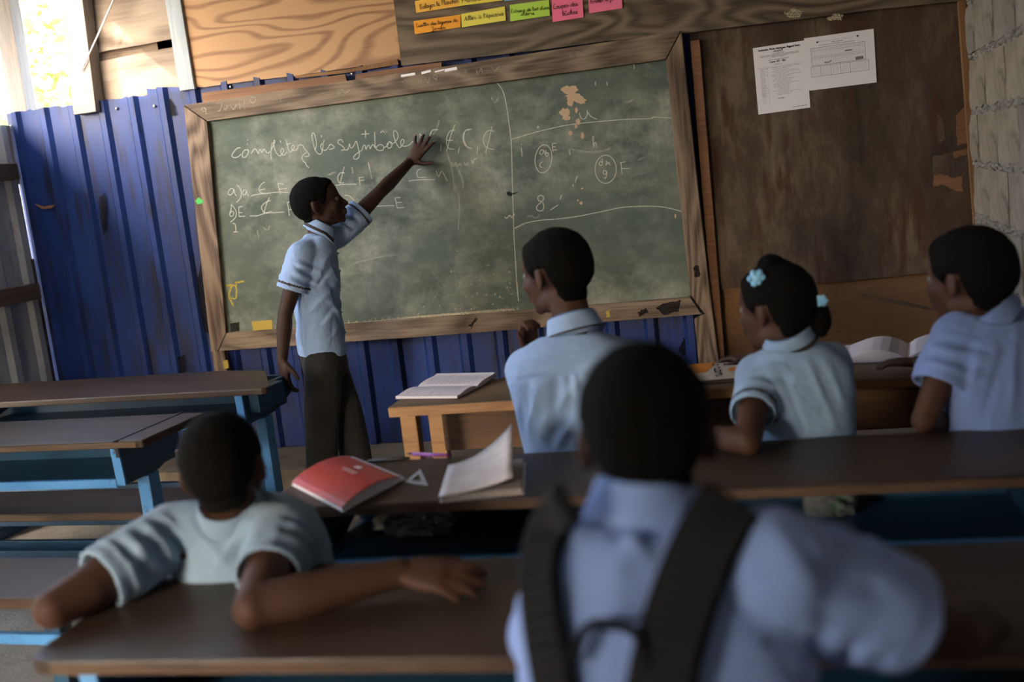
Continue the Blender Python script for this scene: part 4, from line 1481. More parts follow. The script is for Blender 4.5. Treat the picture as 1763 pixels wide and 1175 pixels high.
def school_desk(label, origin, ang, L, D, poly=None, rr=0.03, inset=0.10, boxh=0.125, strap=None, legs_dark=False, top_t=0.026, legv=0.33, tall_leg=False, bracket=False):
    fr = frame(origin, ang)
    t = thing('school_desk', fr(L / 2, D / 2, 0), label, 'desk', 'blue painted school desks')
    if poly is None:
        poly = [(0, 0), (L, 0), (L, D), (0, D)]
    slab('desktop', fr, roundpoly(poly, rr), DZ - top_t, DZ, M['desk'], t, 0.005)
    if poly[1][1] == 0:
        box('front_edge', rr_max(rr), L - rr_max(rr), -0.0035, -0.0002, DZ - top_t + 0.003, DZ - 0.005, M['edge_wood'], t, 0.001, fr)
    zt = DZ - top_t - 0.001
    zb = zt - boxh
    for u in (inset, L - inset - 0.028):
        sp = [(0.012, zt), (D - 0.03, zt), (D - 0.03, zb + 0.045), (D * 0.55, zb), (0.02, zb)]
        prism('side_panel', [fr(u, v, z) for v, z in sp], fr(u + 0.028, 0, 0) - fr(u, 0, 0), M['blue_paint'], t, 0.003)
        prism('lit_edge_strip', [fr(u - 0.002, v, z) for v, z in [(0.004, zt), (0.012, zt), (0.020, zb), (0.010, zb)]], fr(u + 0.030, 0, 0) - fr(u - 0.002, 0, 0), M['blue_light'], t, 0.0015)  # lighter blue put in for the light on the panel's front edge
        # leg, foot and the block that joins them to the box
        uo = u - 0.009
        ub = u + (0.029 if u > L / 2 else -0.047)
        box('leg', uo, uo + 0.046, D * legv, D * legv + 0.062, 0.05, zb - 0.001 if not tall_leg else zt, M['blue_light'] if not legs_dark else M['blue_paint'], t, 0.004, fr)
        box('foot', uo - 0.004, uo + 0.050, -0.01, D - 0.005, 0.0, 0.05, M['blue_paint'], t, 0.004, fr)
        if bracket:
            box('bracket', ub, ub + 0.044, D * 0.12, D * 0.62, zt - 0.085, zt, M['blue_paint'], t, 0.003, fr)
    box('shelf', inset + 0.029, L - inset - 0.029, 0.024, D - 0.045, zb, zb + 0.014, M['blue_paint'], t, 0.002, fr)
    box('shelf_rail', inset + 0.029, L - inset - 0.029, 0.006, 0.023, zb - 0.006, zb + 0.022, M['blue_light'], t, 0.002, fr)
    box('back_panel', inset + 0.029, L - inset - 0.029, D - 0.044, D - 0.026, zb, zt, M['blue_paint'], t, 0.002, fr)
    box('stretcher', inset + 0.02, L - inset - 0.02, D * legv + 0.012, D * legv + 0.045, 0.20, 0.26, M['blue_paint'], t, 0.003, fr)
    if strap is not None:
        u = strap
        mb = MB()
        mb.box(u, u + 0.013, -0.003, D + 0.003, DZ - 0.0005, DZ + 0.0025, fr)
        mb.box(u, u + 0.013, -0.003, -0.0005, DZ - 0.055, DZ + 0.002, fr)
        mb.box(u, u + 0.013, D + 0.0005, D + 0.003, DZ - 0.04, DZ + 0.002, fr)
        mb.make('strap', M['black'], t)
    return t, fr


def bench(label, origin, ang, L, D, z, rail=True, strap=None, mat='desk', railm='blue_light'):
    fr = frame(origin, ang)
    t = thing('bench', fr(L / 2, D / 2, 0), label, 'bench', 'low benches between the desks')
    slab('seat', fr, roundpoly([(0, 0), (L, 0), (L, D), (0, D)], 0.015), z - 0.03, z, M[mat], t, 0.004)
    box('front_edge', 0.02, L - 0.02, -0.003, -0.0002, z - 0.026, z - 0.005, M['edge_wood'], t, 0.001, fr)
    for u in (0.12, L - 0.17):
        box('leg', u, u + 0.05, 0.03, 0.08, 0.0, z - 0.031, M['blue_paint'], t, 0.004, fr)
        box('leg', u, u + 0.05, D - 0.08, D - 0.03, 0.0, z - 0.031, M['blue_paint'], t, 0.004, fr)
        box('crosspiece', u + 0.01, u + 0.04, 0.081, D - 0.081, 0.10, 0.15, M['blue_paint'], t, 0.003, fr)
    if rail:
        box('stretcher', 0.10, L - 0.10, 0.008, 0.029, z - 0.135, z - 0.105, M[railm], t, 0.003, fr)
        box('stretcher', 0.10, L - 0.10, D - 0.029, D - 0.008, z - 0.135, z - 0.105, M['blue_paint'], t, 0.003, fr)
    if strap is not None:
        mb = MB()
        mb.box(strap, strap + 0.012, -0.003, D + 0.003, z - 0.0005, z + 0.0025, fr)
        mb.box(strap, strap + 0.012, -0.003, -0.0005, z - 0.04, z + 0.002, fr)
        mb.make('strap', M['black'], t)
    return t


# left column
d1, f1 = school_desk('blue school desk at the far left beside the chalkboard, its top worn brown', (-2.68, -1.125, 0), 0.0, 1.80, 0.43,
                     poly=[(0, 0), (1.79, -0.02), (1.545, 0.385), (1.30, 0.43), (0, 0.43)], rr=[.03, .07, .05, .02, .03], inset=0.155, bracket=True)
d2, f2 = school_desk('blue school desk with a black strap around its right end, second row on the left', (-2.66, -1.875, 0), 0.0, 1.715, 0.365, inset=0.10, rr=[.02, .012, .02, .02], strap=1.715 - 0.105)
box('pen_groove', 1.02, 1.46, 0.318, 0.324, DZ + 0.0002, DZ + 0.0008, M['black'], d2, 0, f2)
bench('dark brown bench showing under the strapped desk', (-2.60, -1.665, 0), 0.0, 1.66, 0.28, 0.37, railm='blue_paint')
bench('dark brown bench with a black strap at the lower left edge of the picture', (-2.60, -2.50, 0), 0.0, 1.87, 0.29, 0.42, strap=1.75)
# right column
school_desk('long dark school desk carrying the red booklet and the set square', (-0.135, -2.575, 0), 0.075, 1.80, 0.365, rr=[.05, .03, .03, .12], inset=0.085, boxh=0.13)
school_desk('nearest dark school desk, under the elbows of the small boy', (-0.15, -3.325, 0), 0.075, 1.80, 0.40, rr=[.05, .03, .03, .05], inset=0.10, boxh=0.13)
bench('bench under the three pupils of the front row', (-0.02, -2.06, 0), 0.06, 1.70, 0.25, 0.42)
bench('bench under the small boy leaning back', (-0.28, -2.95, 0), 0.07, 1.88, 0.22, 0.40)
bench('bench under the boy with the backpack straps', (0.25, -3.80, 0), 0.07, 1.42, 0.25, 0.42)

# honey coloured front table
fw = frame((-0.222, -1.578, 0), 0.055)
TL, TD = 1.86, 0.37
tw = thing('wooden_table', fw(TL / 2, TD / 2, 0), 'honey coloured wooden table of the front row holding open notebooks', 'table')
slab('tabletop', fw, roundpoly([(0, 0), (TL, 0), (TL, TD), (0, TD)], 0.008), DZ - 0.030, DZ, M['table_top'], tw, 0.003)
box('front_edging', 0.002, TL - 0.002, -0.007, -0.0005, DZ - 0.032, DZ - 0.001, M['table'], tw, 0.002, fw)
for u in (0.03, TL - 0.085):
    for v in (0.015, TD - 0.07):
        box('leg', u, u + 0.055, v, v + 0.05, 0.0, DZ - 0.031, M['table'], tw, 0.004, fw)
box('leg', TL * 0.5, TL * 0.5 + 0.055, TD - 0.07, TD - 0.02, 0.0, DZ - 0.031, M['table'], tw, 0.004, fw)
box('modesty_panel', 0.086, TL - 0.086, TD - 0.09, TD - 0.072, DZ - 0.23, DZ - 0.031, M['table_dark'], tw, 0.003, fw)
box('stretcher', 0.086, TL - 0.086, TD - 0.060, TD - 0.035, 0.16, 0.22, M['table'], tw, 0.003, fw)


# ================================================================== books and small things
def open_book(name, label, fr, w, h, th, arch, angL, angR, cover, lines=True, group='notebooks on the desks', seed=1, lift=0.0):
    """open notebook; u across the spine, v along the spine. angL/angR tilt the two halves up, arch bends the pages"""
    t = thing(name, fr(0, h / 2, 0), label, 'notebook', group)

    def half(sgn, ang, wid):
        n = 9
        prof = []
        for i in range(n):
            s = i / (n - 1)
            u = sgn * wid * s
            z = arch * math.sin(math.pi * min(1, s * 1.15)) * (1 - 0.35 * s) + th * (1 if s > 0.02 else 0.7)
            z += math.tan(ang) * wid * s * s
            prof.append((u, z, max(0.0, math.tan(ang) * wid * s * s)))
        V, Fs = [], []
        for (u, z, zb) in prof:
            for v in (0, h):
                V.append(fr(u, v, z))
                V.append(fr(u, v, zb + 0.0015))
        for i in range(n - 1):
            a, b = 4 * i, 4 * i + 4
            Fs += [(a, a + 2, b + 2, b), (a + 1, b + 1, b + 3, a + 3), (a, b, b + 1, a + 1), (a + 2, a + 3, b + 3, b + 2)]
        Fs += [(0, 1, 3, 2), (4 * n - 4, 4 * n - 2, 4 * n - 1, 4 * n - 3)]
        o = mesh('page_block', V, Fs, M['paper_warm'], t)
        Vc, Fc = [], []
        for (u, z, zb) in prof:
            uu = u * 1.015
            for v in (-0.002, h + 0.002):
                Vc.append(fr(uu, v, zb + 0.0012))
                Vc.append(fr(uu, v, zb))
        for i in range(n - 1):
            a, b = 4 * i, 4 * i + 4
            Fc += [(a, a + 2, b + 2, b), (a + 1, b + 1, b + 3, a + 3), (a, b, b + 1, a + 1), (a + 2, a + 3, b + 3, b + 2)]
        mesh('cover', Vc, Fc, cover, t)
        if lines:
            rr = random.Random(seed + sgn)
            mb = MB()
            for j in range(11):
                v = h * (0.88 - j * 0.075)
                e = rr.uniform(0.45, 0.95)
                q = [p for p in prof if 0.08 * wid <= abs(p[0]) <= e * wid]
                if len(q) > 1:
                    P = np.array([fr(p[0], v, p[1] + 0.0006) for p in q])
                    ribbon(mb, P, 0.0028, np.array([0, 0, 1.0]))
            mb.make('handwriting', M['ink_blue'], o)['kind'] = 'stuff'
    half(-1, angL, w)
    half(1, angR, w)
    return t


M['cover_violet'] = plain('violet_cover', (0.16, 0.12, 0.20), 0.6)
M['cover_grey'] = plain('grey_cover', (0.10, 0.10, 0.13), 0.6)
# open notebook lying on the left end of the honey table
ob = PZ(770, 671, DZ)
fo_ = frame((ob[0] - 0.135, ob[1] + 0.005, DZ + 0.001), 0.0)
ang_ = 1.30


def fr_note(u, v, z, o=np.array([ob[0] + 0.02, ob[1], DZ + 0.001]), a=-0.16):
    c, s = math.cos(a), math.sin(a)
    return np.array([o[0] + c * v - s * (-u), o[1] + s * v + c * (-u), o[2] + z])


fr_a = lambda u, v, z: fr_note(u, v - 0.14, z)
open_book('notebook', 'open exercise book at the left end of the honey coloured table', fr_a, 0.145, 0.235, 0.010, 0.008, 0.10, 0.0, M['cover_violet'], seed=4)
pb = PZ(1535, 622, DZ)
fr_b0 = frame((pb[0] + 0.045, pb[1] - 0.005, DZ + 0.001), -0.10)
fr_b = lambda u, v, z: fr_b0(u, v - 0.02, z)
open_book('notebook', 'large open notebook with arched pages in front of the boy at the right', fr_b, 0.205, 0.25, 0.012, 0.030, 0.0, 0.05, M['cover_grey'], seed=9)

# orange and cream workbook
M['cream'] = plain('cream_cover', (0.55, 0.46, 0.36), 0.6, 0.3)
M['orange'] = plain('orange_print', (0.62, 0.20, 0.03), 0.6, 0.3)
ga, gb, gc = PZ(1183, 634, DZ), PZ(1270, 627, DZ), PZ(1203, 664, DZ)
ex = (gb - ga) / np.linalg.norm(gb - ga)
ey = np.array([-ex[1], ex[0], 0])
wk = thing('workbook', (ga + gc) / 2, 'cream and orange workbook lying between the boy and the girl', 'book')
gw, gh = 0.20, 0.27
g0 = np.array([gc[0] - 0.03, gc[1] + 0.0, DZ + 0.001])
fg = lambda u, v, z: g0 + ex * u + ey * v + np.array([0, 0, z])
box('page_block', 0.003, gw - 0.003, 0.003, gh - 0.003, 0.001, 0.010, M['page_edge'], wk, 0.001, fg)
box('cover', 0, gw, 0, gh, 0.0105, 0.0125, M['cream'], wk, 0.001, fg)
prism('cover_print', [fg(u, v, 0.0128) for u, v in [(0, .12), (.06, .12), (.10, .27), (0, .27)]], (0, 0, 0.0004), M['orange'], wk)
prism('cover_print', [fg(u, v, 0.0128) for u, v in [(.125, .11), (.20, .11), (.20, .165), (.135, .165)]], (0, 0, 0.0004), M['orange'], wk)
mb = MB()
st_, L_ = text2d('Gram')
for q in st_:
    ribbon(mb, np.array([fg(0.115 - (b * 0.018 - 0.01), 0.255 - a * 0.044, 0.0134) for a, b in [(p[0], -p[1] + 1.4) for p in q]]), 0.0045, np.array([0, 0, 1.0]))
FONT['G'] = (1.3, [[(.95, 1.6), (.6, 1.95), (.2, 1.5), (.1, .6), (.4, 0), (.85, .2), (.9, .8), (.5, .8)]])
mb = MB()
st_, L_ = text2d('Gram')
for q in st_:
    ribbon(mb, np.array([fg(0.085 + p[1] * 0.020, 0.262 - p[0] * 0.052, 0.0134) for p in q]), 0.005, np.array([0, 0, 1.0]))
mb.make('cover_lettering', M['ink'], wk)['kind'] = 'stuff'

# red booklet, bulging cover
ra, rb, rc, rd = PZ(503, 838, DZ), PZ(600, 793, DZ), PZ(690, 830, DZ), PZ(572, 874, DZ)
rd = ra + (rc - rb)
rbk = thing('booklet', (ra + rc) / 2, 'glossy red booklet with a bulging cover lying on the dark desk', 'booklet')


def red_pt(s, q, z):
    p = (ra * (1 - s) + rd * s) * (1 - q) + (rb * (1 - s) + rc * s) * q
    return np.array([p[0], p[1], DZ + 0.002 + z])


k = NT('glossy_red_cover')
M['red'] = k.set(k.mix(k.noise(k.tc, 12, 3), (0.36, 0.012, 0.012), (0.45, 0.020, 0.018)), 0.35, 0, 0.3)
n = 13
V, Fs = [], []
for i in range(n):
    q = i / (n - 1)
    bul = 0.017 * math.sin(math.pi * min(1, q * 1.0)) ** 0.8 + 0.006
    for s in (0, 1):
        V.append(red_pt(s, q, bul + 0.004))
        V.append(red_pt(s, q, bul + 0.0028))
for i in range(n - 1):
    a, b = 4 * i, 4 * i + 4
    Fs += [(a, a + 2, b + 2, b), (a + 1, b + 1, b + 3, a + 3), (a, b, b + 1, a + 1), (a + 2, a + 3, b + 3, b + 2)]
Fs += [(0, 1, 3, 2), (4 * n - 4, 4 * n - 2, 4 * n - 1, 4 * n - 3)]
mesh('cover', V, Fs, M['red'], rbk, smooth=False)
V2, F2 = [], []
for i in range(n):
    q = 0.01 + 1.05 * i / (n - 1)
    bul = 0.015 * math.sin(math.pi * min(1, q)) ** 0.8 + 0.004 if q < 1 else 0.004
    for s in (0.015, 0.985):
        V2.append(red_pt(s, q, bul + 0.0022))
        V2.append(red_pt(s, q, 0.0016))
F2 = [f for f in Fs]
mesh('page_block', V2, F2, M['paper_warm'], rbk)
prism('back_cover', [red_pt(s, q, 0.0) for s, q in ((-.01, 0), (1.01, 0), (1.01, 1.08), (-.01, 1.08))], (0, 0, 0.0012), M['paper'], rbk)
M['white_print'] = plain('white_print', (0.75, 0.62, 0.62), 0.6, 0.3)


def bul_z(q):
    return 0.017 * math.sin(math.pi * min(1, max(q, 0))) ** 0.8 + 0.006 + 0.0046


mb = MB()
for a in np.linspace(0.3, 2.84, 6):     # small radiating emblem
    P = [(0.50 + 0.055 * math.cos(a) * r, 0.70 + 0.12 * math.sin(a) * r) for r in (0.15, 1.0)]
    ribbon(mb, np.array([red_pt(s, q, bul_z(q) + 0.0006) for s, q in P]), 0.006, np.array([0, 0, 1.0]))
mb.make('emblem', M['white_print'], rbk)['kind'] = 'stuff'
mb = MB()
rr = random.Random(2)
for q, s0, s1 in ((0.60, 0.36, 0.66), (0.55, 0.40, 0.60)):
    s = s0
    while s < s1:
        e = s + rr.uniform(.02, .05)
        ribbon(mb, np.array([red_pt(s, q, bul_z(q) + 0.0006), red_pt(e, q, bul_z(q) + 0.0006)]), 0.0035, np.array([0, 0, 1.0]))
        s = e + .012
mb.make('lettering', M['white_print'], rbk)['kind'] = 'stuff'

# notebook in a clear plastic jacket, cover curling up
M['jacket'] = NT('milky_plastic_jacket')
k = M['jacket']
c_ = k.mix(k.noise(k.map((3, 9, 3)), 4, 4, 0.6, 1.0), (0.50, 0.44, 0.44), (0.72, 0.68, 0.70))
k.bump(k.noise(k.map((4, 14, 4)), 6, 4, 0.6, 1.5), 0.5, 0.01)
M['jacket'] = k.set(c_, 0.25, 0, 0.6)
na, nb_, nc = PZ(757, 868, DZ), PZ(918, 852, DZ), PZ(800, 785, DZ)
eu = (nb_ - na)
eu[2] = 0
wn_ = 0.185
eu /= np.linalg.norm(eu)
ev = np.array([-eu[1], eu[0], 0])
nk = thing('notebook', na + eu * 0.1, 'notebook in a milky plastic jacket with its cover curling up', 'notebook', 'notebooks on the desks')
fn = lambda u, v, z: np.array([na[0], na[1], DZ + 0.0015]) + eu * u + ev * v + np.array([0, 0, z])
box('page_block', 0.004, wn_ - 0.002, 0.003, 0.245, 0.0025, 0.015, M['page_edge'], nk, 0.001, fn)
box('back_cover', 0.0, wn_ + 0.004, 0.0, 0.25, 0.0, 0.002, M['jacket'], nk, 0.001, fn)
V, Fs = [], []
nu, nv = 10, 8
for i in range(nu):
    s = i / (nu - 1)
    for j in range(nv):
        q = j / (nv - 1)
        lift = 0.016 + 0.088 * (s ** 1.7) * (0.30 + 0.70 * q)
        V.append(fn((wn_ + 0.002) * s - 0.02 * s * s, 0.25 * q, lift))
k0 = len(V)
V += [v - np.array([0, 0, 0.0015]) for v in V]
for i in range(nu - 1):
    for j in range(nv - 1):
        a = i * nv + j
        Fs.append((a, a + nv, a + nv + 1, a + 1))
        Fs.append((k0 + a, k0 + a + 1, k0 + a + nv + 1, k0 + a + nv))
for i in range(nu - 1):
    for j in (0, nv - 1):
        a = i * nv + j
        Fs.append((a, a + nv, k0 + a + nv, k0 + a))
for j in range(nv - 1):
    for i in (0, nu - 1):
        a = i * nv + j
        Fs.append((a, a + 1, k0 + a + 1, k0 + a))
mesh('front_cover', V, Fs, M['jacket'], nk, smooth=True)

# set square
k = NT('clear_plastic_rule')
M['clear'] = k.set((0.55, 0.58, 0.60), 0.2, 0, 0.5)
k.b.inputs['Alpha'].default_value = 0.75
sq = [PZ(a, b, DZ + 0.001) for a, b in [(695, 832), (724, 809), (737, 837)]]
cen = sum(sq) / 3
V = sq + [cen + (p - cen) * 0.45 for p in sq]
V = V + [v + np.array([0, 0, 0.002]) for v in V]
Fs = []
for i in range(3):
    j = (i + 1) % 3
    Fs += [(i, j, 3 + j, 3 + i), (6 + i, 9 + i, 9 + j, 6 + j), (i, 6 + i, 6 + j, j), (3 + i, 3 + j, 9 + j, 9 + i)]
tag(mesh('set_square', V, Fs, M['clear'], org=cen), 'small clear plastic set square between the red booklet and the notebook', 'set square')


def pen(name, label, a, b, r, m, tip, cat):
    d = (b - a) / np.linalg.norm(b - a)
    t = thing(name, a, label, cat)
    z = np.array([0, 0, r + 0.0005])
    tube('barrel', [a + z, a + d * 0.02 + z, b - d * 0.02 + z], [r * 0.8, r, r], m, t, 10)
    tube('tip', [b - d * 0.0195 + z, b + z], [r * 0.9, 0.0012], tip, t, 10)


M['purple'] = plain('purple_plastic', (0.22, 0.03, 0.26), 0.35, 0.5)
pen('pen', 'purple pen lying behind the set square', PZ(776, 788, DZ), PZ(700, 785, DZ), 0.0048, M['purple'], M['black'], 'pen')
pen('pencil', 'black pencil lying behind the red booklet', PZ(706, 792, DZ), PZ(622, 799, DZ), 0.0045, M['black'], M['strip'], 'pencil')


def crumpled(name, label, c, r, mat, seed, cat='bag'):
    mb = MB()
    mb.ball((0, 0, 0), 1.0)
    V, Fq = MB().ball((0, 0, 0), 1.0).remesh(0.09, 1)
    N_ = V / np.linalg.norm(V, axis=1)[:, None]
    d = np.abs(wob(V, (3.2, 3.2, 3.2), seed)) * 0.75 + 0.45 * wob(V, (7, 7, 7), seed + 1)
    V = N_ * (0.72 + 0.45 * d[:, None])
    V = V * np.asarray(r)
    V[:, 2] = np.maximum(V[:, 2], -r[2] * 0.55)
    t = thing(name, c, label, cat)
    qmesh('crumpled_film', V + np.asarray(c), Fq, mat, t, smooth=False)


k = NT('grey_plastic_film')
M['film'] = k.set(k.mix(k.noise(k.tc, 14, 4), (0.05, 0.047, 0.043), (0.20, 0.19, 0.17)), 0.28, 0, 0.6)
k = NT('pale_plastic_film')
M['film2'] = k.set(k.mix(k.mask(k.noise(k.tc, 9, 3), .60, .70), (0.17, 0.175, 0.17), (0.04, 0.14, 0.05)), 0.25, 0, 0.6)
zsh = DZ - 0.026 - 0.001 - 0.13 + 0.014
p_ = PZ(690, 935, zsh)
crumpled('plastic_bag', 'crumpled grey plastic bag stuffed in the desk shelf under the booklet', (p_[0] + 0.01, p_[1] + 0.075, zsh + 0.034), (0.125, 0.075, 0.060), M['film'], 4)
p_ = PZ(1440, 905, zsh)
crumpled('plastic_bag', 'small pale plastic bag in the desk shelf beside the girl', (p_[0] - 0.01, p_[1] + 0.09, zsh + 0.026), (0.075, 0.07, 0.045), M['film2'], 8)

# ================================================================== the pupils
Z3 = np.array([0, 0, 1.0])


def unit(v):
    v = np.asarray(v, float)
    return v / np.linalg.norm(v)


def orient(fwd, roll=0.0):
    """3x3 with columns right, forward, up"""
    f = unit(fwd)
    r = unit(np.cross(f, Z3))
    u = np.cross(r, f)
    if roll:
        r, u = r * math.cos(roll) + u * math.sin(roll), u * math.cos(roll) - r * math.sin(roll)
    return np.stack([r, f, u], 1)


def head_pieces(mb, o, R, s):
    def p(*v): return o + R @ (np.array(v) * s)

    def e(c, r, rot=None):
        mb.ball(p(*c), np.array(r) * s, R if rot is None else R @ rot)
    e((0, -.012, .026), (.072, .092, .080))
    e((0, -.045, .010), (.062, .058, .062))
    e((0, .034, .030), (.060, .054, .062))
    e((0, .038, -.022), (.054, .048, .070))
    e((0, .040, -.062), (.043, .044, .034))
    e((0, .073, -.083), (.019, .015, .015))
    e((0, .077, .020), (.043, .012, .012))
    for sg in (-1, 1):
        e((sg * .036, .055, -.022), (.020, .025, .026))
        e((sg * .030, .012, -.062), (.020, .036, .022))
        a = 0.35 * sg
        rot = np.array([[math.cos(a), -math.sin(a), 0], [math.sin(a), math.cos(a), 0], [0, 0, 1]])
        e((sg * .0715, -.014, -.008), (.0070, .016, .027), rot)
        e((sg * .068, -.010, -.024), (.0080, .010, .011), rot)
        e((sg * .013, .093, -.031), (.009, .010, .008))
    mb.tube([p(0, .084, .010), p(0, .093, -.010), p(0, .104, -.026)], np.array([.0075, .009, .0115]) * s, 10)
    e((0, .090, -.049), (.022, .013, .0075))
    e((0, .088, -.061), (.020, .013, .0085))


HX = np.array([-.13, -.075, -.052, -.038, -.031, .002, .012, .030, .048, .062, .13])
HZ = np.array([-.072, -.074, -.070, -.052, .016, .016, -.008, .004, .044, .064, .066])


def hair_mask(loc):
    f = np.interp(loc[:, 1], HX, HZ)
    m = loc[:, 2] - f
    m = np.where(np.abs(loc[:, 0]) > .083, -1, m)
    m = np.where(np.linalg.norm(loc, axis=1) > .16, -1, m)
    return m


def rotv(v, axis, a):
    axis = unit(axis)
    return v * math.cos(a) + np.cross(axis, v) * math.sin(a) + axis * np.dot(axis, v) * (1 - math.cos(a))


def hand(mb, w, d, n, thumb, L=0.148, curl=(.25, .25, .28, .3), spread=0.12, th_out=0.7, th_in=0.25, spr=None):
    d = unit(d)
    n = unit(n - d * np.dot(n, d))
    s = np.cross(d, n)
    if np.dot(s, thumb) < 0:
        s = -s
    k = L / 0.148
    mb.loft([(w - d * .012 * k, s * .019 * k, n * .014 * k), (w + d * .012 * k, s * .024 * k, n * .014 * k), (w + d * .040 * k, s * .031 * k, n * .0135 * k), (w + d * .066 * k, s * .032 * k, n * .0115 * k), (w + d * .076 * k, s * .029 * k, n * .009 * k)], 18, 2.6)
    tips = []
    spr = spr or tuple(x * spread for x in (1.0, .3, -.4, -1.15))
    for i, (off, ln, r0) in enumerate(zip((.0225, .0075, -.0075, -.0215), (.060, .067, .061, .049), (.0090, .0092, .0088, .0079))):
        b = w + d * (.066 - (0.006 if i == 3 else 0)) * k + s * off * k
        dd = d * math.cos(spr[i]) + s * math.sin(spr[i])
        ax = np.cross(dd, n)
        P = [b]
        a = 0.0
        for fr_, c in ((.46, .55), (.30, 1.0), (.24, .8)):
            a += curl[i] * c
            P.append(P[-1] + rotv(dd, ax, a) * ln * fr_ * k)
        mb.tube(P, np.array([r0 * 1.08, r0, r0 * .93, r0 * .78]) * k, 10)
        tips.append((P[-1], rotv(dd, ax, a), rotv(n, ax, a)))
    b = w + d * .016 * k + s * .020 * k + n * .003 * k
    t1 = unit(d * .62 + s * th_out + n * th_in)
    t2 = unit(d * .80 + s * th_out * .62 + n * th_in * .8)
    P = [b, b + t1 * .036 * k, b + t1 * .036 * k + t2 * .030 * k]
    mb.tube(P, np.array([.0135, .0098, .0078]) * k, 10)
    tips.append((P[-1], t2, n))
    return tips


def surf_at(SV, px, py):
    d_ = unit(_dir(px, py))
    rel = SV - CAM
    al = rel @ d_
    near = np.linalg.norm(rel - al[:, None] * d_, axis=1) < .010
    if not near.any():
        return None
    return CAM + d_ * al[near].min()


